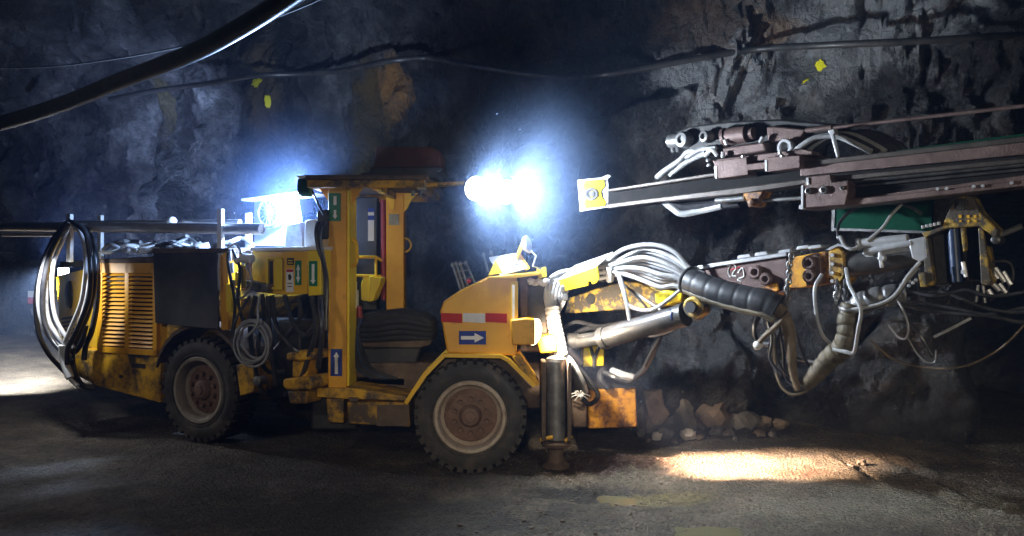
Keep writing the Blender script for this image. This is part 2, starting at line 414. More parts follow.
# clutter of hoses on the engine deck
random.seed(11)
for k in range(30):
    x = random.uniform(98, 222); o = random.uniform(-1.2, -.25); l = random.uniform(20, 45); y = random.uniform(241, 253)
    hose('deck_hose', random.choice([HPA, HPA, HWH, WHP, HBK, STE]), rig, random.uniform(.012, .03), RE, [(x, y, o), (x+l*.3, y-random.uniform(0, 6), o+.1), (x+l*.7, y+random.uniform(-5, 3), o-.05), (x+l, y+random.uniform(-3, 3), o+.1)])
mb = MB()
for k in range(5): mb.blob(RE.pt(150+k*13, 248, -.5-.1*(k % 2)), (.12, .1, .07), k, .2)
build_each(mb, 'wrapped_bundle', WHP, rig)
# hydraulic fittings hanging at the hose corner
mb = MB()
for k, (x, y) in enumerate(((231, 268), (236, 258), (240, 275), (245, 263), (233, 285), (238, 296), (248, 256), (229, 256))):
    mb.cyl(RE.pt(x, y-5, .1), RE.pt(x+1, y+5, .1), .028, .02, 10); mb.blob(RE.pt(x, y, .1), (.035, .035, .05), k, .1, 1)
build_each(mb, 'hydraulic_fitting', LST, rig)
mb = MB()
for x, y0, y1, w_ in ((242, 265, 288, 2.5), (236, 272, 286, 2)): RE.rect(mb, x-w_/2, y0, x+w_/2, y1, .16, .12)
RE.rect(mb, 226, 284, 231, 312, .05, .0)
build_each(mb, 'valve_bracket', BYE, rig, .005)
mb = MB(); mb.cyl(RE.pt(243, 258, .2), RE.pt(252, 259, .2), .05, n=14); mb.cyl(RE.pt(236, 262, .18), RE.pt(245, 256, .18), .03, n=12); build_each(mb, 'filter_canister', WHP, rig)
for pts in ([(229, 250, .1), (228, 262, .14), (231, 280, .15), (235, 305, .12), (232, 335, .1)], [(233, 250, .1), (240, 270, .2), (238, 300, .2), (244, 325, .15)], [(246, 262, .2), (252, 280, .24), (248, 292, .2), (240, 298, .2), (236, 288, .16)],
            [(219, 255, .06), (218.5, 270, .06), (219, 290, .06)], [(228, 248, .05), (235, 244, .1), (241, 252, .18), (243, 262, .2)]):
    hose('valve_hose', HBK if pts[0][0] in (229, 233) else HWH, rig, .018 if pts[0][0] in (229, 233) else .011, RE, pts)
for k, pts in enumerate(([(262, 294, -.1), (264, 320, -.1), (258, 345, .0), (266, 370, -.2), (285, 372, -.3)], [(272, 295, -.1), (276, 325, -.1), (290, 345, .1), (300, 352, .1)], [(285, 296, 0), (292, 320, .1), (305, 335, .1), (318, 318, .1), (321, 296, .1)], [(299, 297, 0), (300, 318, 0), (288, 335, -.1), (275, 350, -.1)],
                         [(312, 296, .1), (316, 330, .15), (309, 355, .1), (300, 380, 0), (285, 395, -.2)], [(255, 296, .1), (250, 330, .1), (256, 372, 0), (262, 392, -.1)], [(320, 297, .1), (322, 330, .2), (318, 368, .1)], [(268, 296, .1), (270, 340, .1), (276, 385, 0)])):
    hose('articulation_hose', HBK, rig, .026, RE, pts)

# exhaust fan / reel lit by the rear lamp
rc0 = RE.pt(268, 213, -.75)
mb = MB(); mb.ring(rc0, RE.n, .15, .016, 36, 8).ring(rc0, RE.n, .07, .01, 24, 6)
for k in range(14):
    d = RE.e*math.cos(2*PI*k/14)+V((0, 0, math.sin(2*PI*k/14))); mb.cyl(rc0+d*.04, rc0+d*.15, .006, n=6)
mb.lathe(rc0, RE.n, [(.045, -.05), (.045, .02), (.03, .03), (0, .03)], 16)
fg = build(mb, 'fan_guard', STE, rig)
mb = MB(); mb.lathe(rc0-RE.n*.12, RE.n, [(.17, 0), (.17, .10), (.155, .10), (.155, .02), (0, .02)], 36); build(mb, 'fan_shroud', STE, fg)
mb = MB(); RE.prism(mb, [(254, 198), (299, 196), (300, 246), (254, 246)], -.95, -1.0); build(mb, 'white_back_plate', WHP, rig, .005)
mb = MB(); RE.prism(mb, [(241, 198.5), (300, 191.5), (300, 194), (241, 201)], -.6, -1.05); build(mb, 'lamp_canopy', WHP, rig, .005)
mb = MB(); RE.prism(mb, [(286, 225), (300, 222), (302, 247), (284, 247)], -.45, -.8); build(mb, 'junction_box', STE, rig, .01)
mb = MB(); RE.prism(mb, [(304, 220), (316, 219), (318, 248), (303, 248)], -.1, -.4); build(mb, 'white_tank', WHP, rig, .03)
lw = RE.pt(294, 208, -.62)
ld_ = (V((-.75, -.45, -.15))).normalized()
def lamp(px_, fr, o, direction, name, size=(.24, .16, .18), lens=LEM, hm=DAR):
    c = fr.pt(px_[0], px_[1], o); d = V(direction).normalized()
    x = d.cross(V((0, 0, 1))).normalized(); z = x.cross(d); M = Matrix((x, d, z)).transposed()
    m_ = MB(); q = [(-.5, -.5), (.5, -.5), (.5, .5), (-.5, .5)]
    A = [c+x*(i*size[0]*.7)+z*(j*size[2]*.7)-d*size[1] for i, j in q]; B = [c+x*(i*size[0])+z*(j*size[2]) for i, j in q]
    m_.prism(A, B)
    for k in range(5): m_.box(c-d*(size[1]+.02)+x*(k-2)*size[0]*.13, (.008, .05, size[2]*.6), M)
    h_ = build(m_, name, hm, rig, .006)
    m_ = MB(); m_.box(c+d*.006, (size[0]*.9, .012, size[2]*.86), M); build(m_, 'lamp_lens', lens, h_)
    return c, d
LR = lamp((297, 208), RE, -.6, ld_, 'work_lamp', (.22, .12, .2))

# pipes' hose coil hooks etc. sit later as things of their own

# ---------------------------------------------------------------- canopy
mb = MB(); FR.rect(mb, 328, 186, 347, 389, -.1, -.52)
cp = build(mb, 'canopy_post', ORA, rig, .012)
mb = MB(); FR.rect(mb, 347, 190, 349.5, 386, -.08, -.5); build(mb, 'post_flange', BYE, cp, .004)
mb = MB(); FR.prism(mb, [(329, 188), (319, 188), (329, 202)], -.2, -.26); FR.prism(mb, [(350, 188), (362, 188), (350, 207)], -.2, -.26); build_each(mb, 'gusset', ORA, cp)
mb = MB(); FR.prism(mb, [(386, 176), (404, 176), (404, 322), (386, 322)], -1.7, -1.95)
fp = build(mb, 'canopy_post', ORA, rig, .012)
a = FR.pt(395, 205, -1.7)
mb = MB(); FR.prism(mb, [(404, 190), (418, 190), (418, 193), (411, 200), (407, 209), (404, 212)], -1.72, -1.78)
FR.prism(mb, [(386, 190), (391, 190), (395, 205), (393, 210), (390, 208)], -1.66, -1.69)
build_each(mb, 'gusset', YEL, fp)
mb = MB(); mb.ring(FR.pt(404, 245, -1.75), (0, -1, 0), .085, .013, 28, 8); build(mb, 'grab_handle', YEL, fp)
mb = MB()
c = FR.pt(350, 253, -.2); mb.tube(catmull([c+V((-.02, 0, .14)), c+V((.06, 0, .12)), c+V((.075, 0, 0)), c+V((.06, 0, -.12)), c+V((-.02, 0, -.14))], 8), .016, 8); build(mb, 'grab_handle', YEL, cp)
mb = MB(); FR.rect(mb, 389, 214, 399, 225, -1.68, -1.7); build(mb, 'rating_plate', STE, fp)
sign(FR, [(328.7, 193), (340.5, 193), (340.5, 221), (328.7, 221)], -.09, GRE, [('figure', WSG, [[(333.5, 196), (336.5, 196), (336.5, 205), (333.5, 205)]]), ('arrow', WSG, [arrow_down(335, 210, 219, 5)])])
sign(FR, [(330.5, 349), (342, 349), (342, 376), (330.5, 376)], -.09, BLU, [('arrow', WSG, [arrow_up(336.3, 352, 374, 6)])], 'arrow_sign')
# roof
mb = MB(); x0, x1 = P(305, 0, 9.2).x, P(428, 0, 9.2).x
mb.box(((x0+x1)/2, 10.3, 3.03), (x1-x0, 2.3, .05)); rf = build(mb, 'canopy_roof', BRO, rig, .01)
mb = MB(); mb.box(((x0+x1)/2, 9.2, 2.965), (x1-x0-.06, .08, .075)); mb.box(((x0+x1)/2, 11.3, 2.965), (x1-x0-.06, .08, .09))
mb.box((x0+.08, 10.25, 2.965), (.08, 2.1, .075)); mb.box((x1-.08, 10.25, 2.965), (.08, 2.1, .075)); mb.box(((x0+x1)/2+.05, 10.3, 2.965), (.07, 2.1, .07))
build(mb, 'roof_beam', YDI, rf, .008)
mb = MB(); FR.prism(mb, [(376, 147), (432, 147), (440, 152), (440, 167), (374, 167)], -.9, -1.7); build(mb, 'roof_box', MAR, rf, .004)
mb = MB(); FR.prism(mb, [(370, 167), (442, 167), (444, 170), (437, 172), (437, 178), (362, 178), (360, 173), (370, 172)], -.85, -1.75); build(mb, 'roof_rack', DAR, rf, .01)
mb = MB(); mb.cyl(FR.pt(301.5, 187, -.1), FR.pt(311, 187, -.1), .1, n=20); mb.cyl(FR.pt(299, 187, -.1), FR.pt(301.5, 187, -.1), .085, n=20); build(mb, 'side_lamp_housing', DGR, rf)
mb = MB(); FR.rect(mb, 297, 175.5, 306, 178, .05, -.3); build(mb, 'lamp_visor', WHP, rf, .004)
# lamp bar and flood lamps
mb = MB(); mb.cyl(FR.pt(418, 185, -.05), FR.pt(512, 181.5, -.05), .022, n=10); mb.cyl(FR.pt(418, 187, -1.2), FR.pt(470, 183, -.05), .018, n=8); build(mb, 'lamp_bar', YDI, rig)
mb = MB(); FR.rect(mb, 417, 177, 426, 190, .0, -.12); mb.lathe(FR.pt(421.5, 182, .0), (0, -1, 0), [(.03, 0), (.03, .03), (0, .03)], 12); mb.cyl(FR.pt(421, 186, -.02), FR.pt(421, 196, -.02), .012, n=8); mb.cyl(FR.pt(413, 190, -.02), FR.pt(413, 196, -.02), .02, n=8); build(mb, 'bar_clamp', STE, rig, .006)
def round_lamp(px_, o, direction):
    c = FR.pt(px_[0], px_[1], o); d = V(direction).normalized()
    mb = MB(); mb.lathe(c, d, [(.05, -.17), (.075, -.15), (.10, -.08), (.128, -.03), (.132, .0), (.124, .004), (.12, -.004)], 28)
    for k in range(4): mb.lathe(c-d*(.07+.025*k), d, [(.118-.016*k, 0), (.118-.016*k, .007)], 24)
    mb.cyl(c-d*.1, c-d*.1+V((0, 0, .17)), .014, n=8)
    h_ = build(mb, 'flood_lamp', DAR, rig)
    mb = MB(); mb.lathe(c, d, [(.121, .0), (.118, .006), (.08, .016), (0, .02)], 28); build(mb, 'lamp_lens', LEM, h_)
    return c, d
LC1 = round_lamp((476, 188.5), .0, (.45, -.87, -.12))
LC2 = round_lamp((506, 192), .02, (.60, -.78, -.12))
# operator's post
mb = MB(); FR.prism(mb, [(355, 197), (377, 197), (377, 310), (355, 310)], -1.9, -2.2); gc = build(mb, 'grey_cabinet', DAR, rig, .01)
mb = MB(); FR.rect(mb, 368, 208, 374, 241, -1.89, -1.91); build(mb, 'cabinet_label', WHP, gc)
mb = MB(); FR.rect(mb, 368, 208, 374, 212, -1.885, -1.9); FR.rect(mb, 368, 215.5, 374, 220, -1.885, -1.9); build_each(mb, 'label_band', BLU, gc)
mb = MB(); mb.cyl(FR.pt(383, 200, -1.75), FR.pt(384, 300, -1.75), .035, n=12); build(mb, 'red_tube', REH, rig)
mb = MB(); mb.tube([FR.pt(355, 257, -.6), FR.pt(376, 257, -.6), FR.pt(382, 261, -.6)], .016, 8); mb.cyl(FR.pt(376, 257, -.6), FR.pt(376, 277, -.6), .014, n=8); mb.cyl(FR.pt(354, 275.5, -.6), FR.pt(381, 276, -.6), .014, n=8)
build(mb, 'control_rail', YEL, rig)
mb = MB(); FR.prism(mb, [(364, 276), (370, 276), (370, 302), (361, 300), (361, 284)], -.6, -.62); FR.prism(mb, [(369, 276), (381, 278), (380, 284), (373, 301), (369, 302)], -.55, -.9); build(mb, 'control_pod', BYE, rig, .008)
mb = MB(); mb.cyl(FR.pt(356, 290, -.5), FR.pt(356, 308, -.5), .03, n=12); mb.cyl(FR.pt(356, 282, -.5), FR.pt(356, 290, -.5), .012, n=8); build(mb, 'extinguisher', LST, rig)
mb = MB(); mb.cyl(FR.pt(359, 306, -.5), FR.pt(360, 318, -.5), .03, n=12); build(mb, 'red_valve', REH, rig)
# seat
mb = MB(); FR.prism(mb, [(347, 320), (360, 315), (395, 311), (420, 314), (432, 322), (434, 338), (430, 343), (350, 343)], -.75, -1.45); sc_ = build(mb, 'seat_cover', SEA, rig, .05)
mb = MB()
for k in range(4): mb.tube(catmull([FR.pt(349, 322+k*5.5, -.73), FR.pt(370, 325+k*5, -.70), FR.pt(400, 321+k*5.5, -.71), FR.pt(431, 326+k*4.5, -.73)], 8), .03, 8)
build(mb, 'cover_fold', SEA, sc_)
mb = MB(); FR.prism(mb, [(350, 343), (432, 340), (430, 345), (420, 348), (352, 347)], -.7, -1.4); build(mb, 'seat_rim', BRO, sc_, .01)
mb = MB(); FR.prism(mb, [(358, 347), (422, 347), (416, 366), (410, 369), (372, 369), (364, 364)], -.72, -1.3); build(mb, 'seat_tub', DAR, sc_, .03)
mb = MB(); FR.prism(mb, [(362, 369), (425, 369), (440, 395), (350, 395)], -.7, -1.4); build(mb, 'seat_pedestal', DAR, rig, .02)
for k in range(6):
    hose('seat_hose', HBK if k % 3 else DBL, rig, .016, FR, [(362-k, 318, -.5), (354+k, 338, -.45), (353+k*2, 352, -.42), (357+k*3, 368, -.45), (372+k*5, 379, -.5)])
mb = MB(); FR.prism(mb, [(354, 376), (405, 378), (405, 386), (354, 384)], -.6, -.9); build(mb, 'toe_board', YDI, rig, .01)
# platform
mb = MB(); FR.prism(mb, [(317, 388), (352, 388), (409, 397), (409, 401), (345, 399), (317, 397)], -.05, -1.9); pl = build(mb, 'platform_deck', YDI, rig, .008)
mb = MB(); FR.prism(mb, [(326, 398), (344, 398), (344, 423), (328, 423)], -.08, -.5); FR.prism(mb, [(347, 402), (409, 402), (410, 427), (348, 424)], -.07, -1.6); build(mb, 'side_step', YDI, pl, .015)
mb = MB(); FR.rect(mb, 349, 397.5, 358, 401.5, -.03, -.08); FR.rect(mb, 377, 405, 409, 426, -.062, -.1); build_each(mb, 'step_recess', BRO, pl)
mb = MB(); mb.box((-1.9, 10.2, .62), (.5, 1.2, .5)); build(mb, 'centre_joint', DAR, rig, .03)

# ---------------------------------------------------------------- front module
mb = MB(); mb.box((-.75, 10.35, .82), (2.1, 1.1, .5)); mb.cyl((fw.x, 9.5, .585), (fw.x, 10.95, .585), .15, n=16); mb.box((fw.x, 10.25, .585), (.45, .5, .42)); build(mb, 'front_chassis', BRO, rig, .02)
mb = MB(); FR.prism(mb, [(440, 311), (444, 301), (459, 291), (487, 277.5), (517, 275), (517, 356), (447, 353)], -.03, -1.55)
cb = build(mb, 'front_hood', ORA, rig, .02)
mb = MB(); FR.prism(mb, [(510.5, 282), (518, 281), (518, 330), (510.5, 330)], -.022, -.06); build(mb, 'hood_edge_strip', YEL, cb, .004)
mb = MB(); FR.rect(mb, 512.3, 285, 514.6, 322, -.015, -.03); build(mb, 'edge_slot', LST, cb)
mb = MB(); FR.prism(mb, [(487, 277), (517, 274), (541, 272), (541, 275), (517, 278), (487, 279)], -.01, -1.4); build(mb, 'hood_top_ledge', YEL, cb, .005)
for (x0_, x1_, m_) in ((441, 462, RED), (463, 485, SIL), (485.5, 507, RED)):
    mb = MB(); FR.prism(mb, [(x0_, 313), (x1_, 313.6), (x1_, 323), (x0_, 322)], -.024, -.031); build(mb, 'reflective_tape', m_, cb)
sign(FR, [(459, 331), (486, 331), (486, 344.5), (459, 344.5)], -.022, BLU, [('arrow', WSG, [[(461, 336), (474.5, 336), (474.5, 333), (484, 337.8), (474.5, 342.6), (474.5, 339.6), (461, 339.6)]])], 'arrow_sign')
# fender
mb = MB()
fo = [(404, 402), (423, 373), (443, 353.5), (501, 354.5), (510, 359), (537, 385)]
fi = [(407, 405), (427, 376), (445, 357.5), (500, 358.5), (507, 362), (533, 387.5)]
for i in range(5): FR.prism(mb, [fo[i], fo[i+1], fi[i+1], fi[i]], .03, -.48)
fd = build(mb, 'front_fender', YEL, rig, .004)
mb = MB(); FR.prism(mb, [(424, 378), (446, 358), (500, 359), (508, 363), (532, 388), (500, 395), (440, 395)], -.36, -.40); build(mb, 'fender_inner', BRO, fd)
mb = MB(); FR.prism(mb, [(512, 357), (520, 353), (532, 372), (540, 384), (537, 387), (525, 376)], .01, -.4); build(mb, 'fender_nose', YDI, fd, .01)
# head lamp housing
mb = MB(); FR.prism(mb, [(510, 320), (526, 318), (535, 319), (535, 345), (512, 345)], .08, -.35); hl = build(mb, 'headlamp_housing', ORA, rig, .015)
hc = FR.pt(535, 332, -.1)
mb = MB(); mb.lathe(hc, (.88, -.45, -.15), [(.135, -.06), (.14, .0), (.12, .02), (0, .035)], 24); build(mb, 'headlamp_lens', LEW, hl)
mb = MB(); FR.prism(mb, [(536, 336), (556, 334), (558, 352), (540, 354)], -.3, -.8); build(mb, 'boom_base', YDI, rig, .02)
# recess at the front of the hood and the top tray
mb = MB(); FR.prism(mb, [(519, 276), (548, 278), (548, 352), (519, 352)], -.55, -1.4); rc_ = build(mb, 'boom_pedestal', BRO, rig, .02)
mb = MB(); FR.rect(mb, 529, 285, 545, 322, -.54, -.56); build(mb, 'pedestal_recess', DAR, rc_)
mb = MB(); FR.prism(mb, [(519, 276), (527, 276), (527, 320), (521, 320)], -.1, -.6); build(mb, 'pedestal_cheek', BRO, rc_, .01)
mb = MB()
for k in range(7): mb.blob(FR.pt(530+k*2.7, 281+1.2*(k % 3), -.4-.06*(k % 2)), (.05, .05, .035), k+20, .2, 1)
build(mb, 'cable_tangle', WHP, rc_)
mb = MB(); FR.prism(mb, [(537, 269), (546, 267), (547, 277), (538, 279)], -.45, -.7); build(mb, 'yellow_relay_box', BYE, rc_, .008)
# sloped instrument cover on top
A = [P(489, 257, 9.5), P(516, 253, 9.5), P(527, 267, 9.35), P(500, 274, 9.3)]
mb = MB(); B_ = [p+V((0, .55, .02)) for p in A]
mb.prism([P(488, 275.5, 9.3), P(495.5, 260, 9.35), P(503, 273, 9.3)], [P(488, 275.5, 9.3)+V((0, .9, 0)), P(495.5, 260, 9.35)+V((0, .9, 0)), P(503, 273, 9.3)+V((0, .9, 0))])
ic = build(mb, 'instrument_cowl', BYE, rig, .006)
mb = MB(); mb.prism(A, [p+V((0, 0, -.02)) for p in A]); build(mb, 'cowl_panel', WHP, ic, .003)
mb = MB(); n_ = (A[1]-A[0]).cross(A[3]-A[0]).normalized(); n_ = -n_ if n_.z < 0 else n_
for i, (s_, t_, w_, h_) in enumerate(((.35, .30, .1, .05), (.6, .25, .06, .1), (.45, .6, .14, .03), (.7, .6, .05, .05), (.3, .75, .1, .02))):
    o_ = A[0]+(A[1]-A[0])*s_+(A[3]-A[0])*t_; ux = (A[1]-A[0]).normalized(); uy = (A[3]-A[0]).normalized()
    q = [o_+n_*.003, o_+ux*w_+n_*.003, o_+ux*w_+uy*h_+n_*.003, o_+uy*h_+n_*.003]; mb.prism(q, [p-n_*.005 for p in q])
build(mb, 'panel_print', STE, ic)
mb = MB(); mb.prism([P(517, 254, 9.45), P(521, 254, 9.45), P(530, 268, 9.4), P(526, 271, 9.4)], [P(517, 254, 9.45)+V((0, .05, 0)), P(521, 254, 9.45)+V((0, .05, 0)), P(530, 268, 9.4)+V((0, .05, 0)), P(526, 271, 9.4)+V((0, .05, 0))]); build(mb, 'cowl_stay', YEL, ic)
# round search lamp / mirror
mc = P(528, 244.5, 9.4); md = V((.93, -.36, .25)).normalized()
mb = MB(); mb.lathe(mc, md, [(0, -.06), (.05, -.055), (.085, -.03), (.095, 0), (.09, .012), (0, .018)], 24); mr_ = build(mb, 'round_mirror', LST, rig)
mb = MB(); mb.cyl(mc-md*.03+V((0, 0, .08)), P(517, 258, 9.42), .022, n=10); build(mb, 'mirror_arm', BYE, mr_)
mb = MB(); mb.tube([P(527, 252, 9.4), P(531, 251, 9.4), P(536, 256, 9.4), P(533, 266, 9.4), P(541, 269, 9.45)], .011, 8); build(mb, 'mirror_stay', LST, mr_)
# control levers
mb = MB()
for (x0_, y0_, x1_, y1_) in ((461, 290, 452.5, 265), (464, 289, 456, 264), (468, 287, 460, 264), (475, 284, 466, 263), (488, 272, 483.5, 255), (493, 262, 491, 253)):
    mb.cyl(FR.pt(x0_, y0_, -.45), FR.pt(x1_, y1_, -.45), .014, n=8); mb.blob(FR.pt(x1_, y1_, -.45), (.022, .022, .035), 2, .05, 1)
for y_ in (264, 271, 278): mb.cyl(FR.pt(452+(y_-264)*.4, y_+1, -.45), FR.pt(466+(y_-264)*.45, y_-1, -.45), .009, n=6)
lv = build_each(mb, 'control_levers', STE, rig)
mb = MB(); mb.blob(FR.pt(469, 281, -.4), (.026, .026, .026), 1, .05); build(mb, 'red_knob', RED, lv)
# jack leg
jc = P(556, 440, 9.35); jt = P(556, 361, 9.35)
mb = MB(); FR.prism(mb, [(542, 362), (571, 362), (571, 439), (542, 439)], -.30, -.34)
for x0_, x1_ in ((541.5, 546), (567.5, 571.5)): FR.prism(mb, [(x0_, 362), (x1_, 362), (x1_, 441), (x0_, 441)], -.02, -.32)
jk = build(mb, 'jack_leg', BRO, rig, .006)
mb = MB(); mb.cyl(jc+V((0, 0, .01)), jt, .105, n=28); mb.lathe(jt, (0, 0, 1), [(.105, 0), (.1, .03), (.05, .05), (0, .05)], 24); build(mb, 'jack_cylinder', STE, jk)
fz = .035
mb = MB(); mb.lathe(V((jc.x, jc.y, fz)), (0, 0, 1), [(.14, 0), (.145, .03), (.10, .06), (.075, .14), (.085, .20), (.15, .225), (.16, .26), (.08, .28)], 28); build(mb, 'jack_foot', BRO, jk)
mb = MB(); mb.cyl(P(540, 440, 9.25), P(553, 437, 9.25), .02, n=8); mb.cyl(P(565, 441, 9.25), P(572, 436, 9.25), .02, n=8); build_each(mb, 'locking_pin', YDI, jk)
# front blade box and lamp box in the middle
mb = MB(); FR.prism(mb, [(588, 390), (636, 388), (637, 427), (588, 429)], -1.0, -1.7); bb = build(mb, 'front_bumper', RUS, rig, .015)
mb = MB(); FR.prism(mb, [(572, 400), (587, 397), (587, 428), (573, 428)], -.9, -1.5); build(mb, 'bumper_end', BRO, bb, .02)
mb = MB(); FR.prism(mb, [(556, 352), (572, 358), (590, 378), (636, 386), (636, 390), (560, 394)], -1.05, -1.6); build(mb, 'front_crossbeam', DAR, rig, .02)
mb = MB(); FR.prism(mb, [(583, 346), (604, 344), (604, 366), (583, 367)], -.9, -1.2); yb = build(mb, 'yellow_valve_block', BYE, rig, .012)
mb = MB()
for x0_, x1_ in ((590, 594), (600, 594)): mb.cyl(FR.pt(x0_, 345, -.88), FR.pt(x1_, 359, -.88), .02, n=8)
mb.cyl(FR.pt(594, 358, -.88), FR.pt(594, 367, -.88), .02, n=8); build(mb, 'hose_clip', DAR, yb)
mb = MB()
for k in range(9):
    t = k/9*2*PI; mb.tube(catmull([FR.pt(580, 396, -.8), FR.pt(580+4*math.cos(t), 394+3*math.sin(t), -.75), FR.pt(580+10*math.cos(t), 396+5*math.sin(t), -.8)], 5), .006, 6)
build(mb, 'frayed_cable', SIL, rig)
for pts, m_, r_ in (([(558, 360, -.6), (575, 366, -.5), (590, 382, -.5), (598, 396, -.55), (590, 404, -.6), (582, 398, -.6)], HBK, .028), ([(562, 352, -.5), (572, 362, -.4), (582, 380, -.4), (586, 392, -.5)], HWH, .03),
                    ([(604, 372, -.9), (616, 378, -.8), (630, 381, -.8), (645, 368, -.7), (655, 348, -.6), (660, 338, -.6)], HBK, .03), ([(612, 371, -.9), (622, 375, -.8), (634, 378, -.8)], HWH, .045), ([(605, 365, -1), (600, 378, -.9), (608, 388, -.9)], HBK, .04), ([(548, 352, -.4), (566, 350, -.5), (580, 362, -.7)], HBK, .045),
                    ([(572, 335, -.9), (590, 328, -.9), (612, 330, -.9)], HBK, .03), ([(560, 330, -.8), (576, 322, -.8), (600, 326, -.8), (625, 322, -.7)], HBK, .022)):
    hose('front_hose', m_, rig, r_, FR, pts)

# ---------------------------------------------------------------- boom
mb = MB(); BO.prism(mb, [(564, 314), (568, 298), (594, 289), (624, 281), (650, 283), (682, 292), (682, 303), (650, 308), (600, 311)], .0, -.35); bm_ = build(mb, 'boom_arm', YDK, rig, .015)
mb = MB(); mb.lathe(BO.pt(591, 299, .0), BO.n, [(.062, 0), (.06, .006), (0, .004)], 20); build(mb, 'boom_hole', BSG, bm_)
mb = MB(); BO.prism(mb, [(654, 293), (668, 289), (682, 293), (682, 302), (664, 306), (655, 303)], .03, -.3); build(mb, 'boom_knuckle', BYE, bm_, .02)
# yellow hose cover box
A = [BO.pt(558, 279, .38), BO.pt(597, 265.5, .38), BO.pt(599, 278, .38), BO.pt(596, 283, .38), BO.pt(592, 284.5, .38), BO.pt(591, 281, .38), BO.pt(588, 281.5, .38), BO.pt(588, 285.5, .38), BO.pt(564, 291, .38), BO.pt(561, 288, .38)]
mb = MB(); mb.prism(A, [p-BO.n*.02 for p in A]); hb = build(mb, 'hose_cover', BYE, rig, .004)
T0, T1 = A[0], A[1]; bk = -BO.n*.32+V((0, 0, .15))
mb = MB(); mb.prism([T0, T1, T1+bk, T0+bk], [p+V((0, 0, -.018)) for p in (T0, T1, T1+bk, T0+bk)]); build(mb, 'cover_top_glare', WHP, hb, .004)  # white stands in for lamp glare on the yellow cover
mb = MB(); BO.prism(mb, [(599, 266), (602, 264), (603, 281), (600, 282)], .15, -.25); build(mb, 'hose_clamp', DAR, hb)
# lift cylinder
p0, p1, p2 = P(574, 343, 9.8), P(604, 338, 9.55), P(684, 315, 8.9)
mb = MB(); mb.cyl(p0, p1, .065, n=18); mb.cyl(p0+V((0, 0, .06)), p1+V((0, 0, .05)), .03, n=10); mb.cyl(p0-V((.08, 0, -.02)), p0+V((.05, 0, .02)), .09, n=14); rd = build(mb, 'cylinder_rod', DAR, rig)
mb = MB(); dd = (p2-p1).normalized(); mb.cyl(p1, p2, .112, n=26); mb.cyl(p1-dd*.03, p1+dd*.05, .122, n=26); mb.cyl(p2-dd*.08, p2+dd*.02, .12, n=26); lc = build(mb, 'lift_cylinder', DST, rig, .006)
mb = MB(); ec = P(693, 307, 8.75); mb.ring(ec, BO.n, .078, .026, 28, 8); build(mb, 'eye_collar', YDK, lc)
mb = MB(); BO.prism(mb, [(682, 304), (690, 298), (704, 305), (704, 313), (694, 321), (684, 318)], -.05, -.2); build(mb, 'cylinder_eye', YDK, lc, .01)
mb = MB(); mb.cyl(ec-BO.n*.1, ec+BO.n*.06, .055, n=16); build(mb, 'eye_pin', DAR, lc)
m0 = p1+(p2-p1)*.9-V((.03, .108, 0)); mb = MB(); mb.ring(m0, (0, -1, 0), .028, .006, 14, 5); mb.cyl(m0+V((-.03, 0, 0)), m0+V((-.035, 0, .09)), .006, n=6); build(mb, 'painted_mark', BLU, lc)
# second boom section
mb = MB(); BO.prism(mb, [(688, 270), (787, 255), (788, 289), (777, 293), (760, 295), (744, 292), (700, 290)], .0, -.30); b2 = build(mb, 'boom_section', FEE, rig, .012)
mb = MB(); BO.prism(mb, [(686, 267.5), (786, 252), (787, 256), (688, 271)], .03, -.33); build(mb, 'boom_top_plate', LST, b2, .006)
mb = MB()
for x, y in ((744, 257), (761, 254.5), (785, 252), (803, 248), (815, 247.5)): BO.prism(mb, [(x-7, y+2), (x-6, y-1.5), (x+5, y-3.3), (x+7, y)], .02, -.2)
build_each(mb, 'top_lug', LST, b2, .006)
mb = MB(); BO.prism(mb, [(742, 290), (776, 283), (779, 290), (770, 297), (758, 295), (745, 294)], .025, -.28); BO.prism(mb, [(788, 258), (826, 251), (828, 283), (800, 288), (789, 288)], .0, -.28); b3 = build(mb, 'boom_joint', RUS, rig, .01)
mb = MB()
for x, y, r in ((757, 272, .07), (767.5, 279, .063), (810.5, 263, .065), (811, 276, .063)): mb.lathe(BO.pt(x, y, .0), BO.n, [(r, 0), (r, .05), (r*.75, .065), (r*.5, .065), (r*.42, .03), (0, .03)], 22)
build_each(mb, 'hydraulic_port', FEE, b3)
mb = MB(); BO.prism(mb, [(804, 256), (820, 253), (822, 284), (806, 286)], .012, -.02); build(mb, 'port_plate', FEE, b3, .01)
mb = MB()
for q in ([(727, 266), (730, 265), (728, 272), (730, 277)], [(733, 264), (736, 268), (732, 275), (736, 276)]):
    mb.tube(catmull([BO.pt(x, y, .004) for x, y in q], 5), .007, 5)
mb.tube(catmull([BO.pt(x, y, .004) for x, y in ((738, 273), (742, 268), (744, 276), (738, 279), (741, 282))], 5), .007, 5); build(mb, 'chalk_scribble', WSG, b2)
mb = MB(); mb.tube([BO.pt(731, 270, .004), BO.pt(740, 267, .004)], .006, 5); build(mb, 'red_scribble', RED, b2)
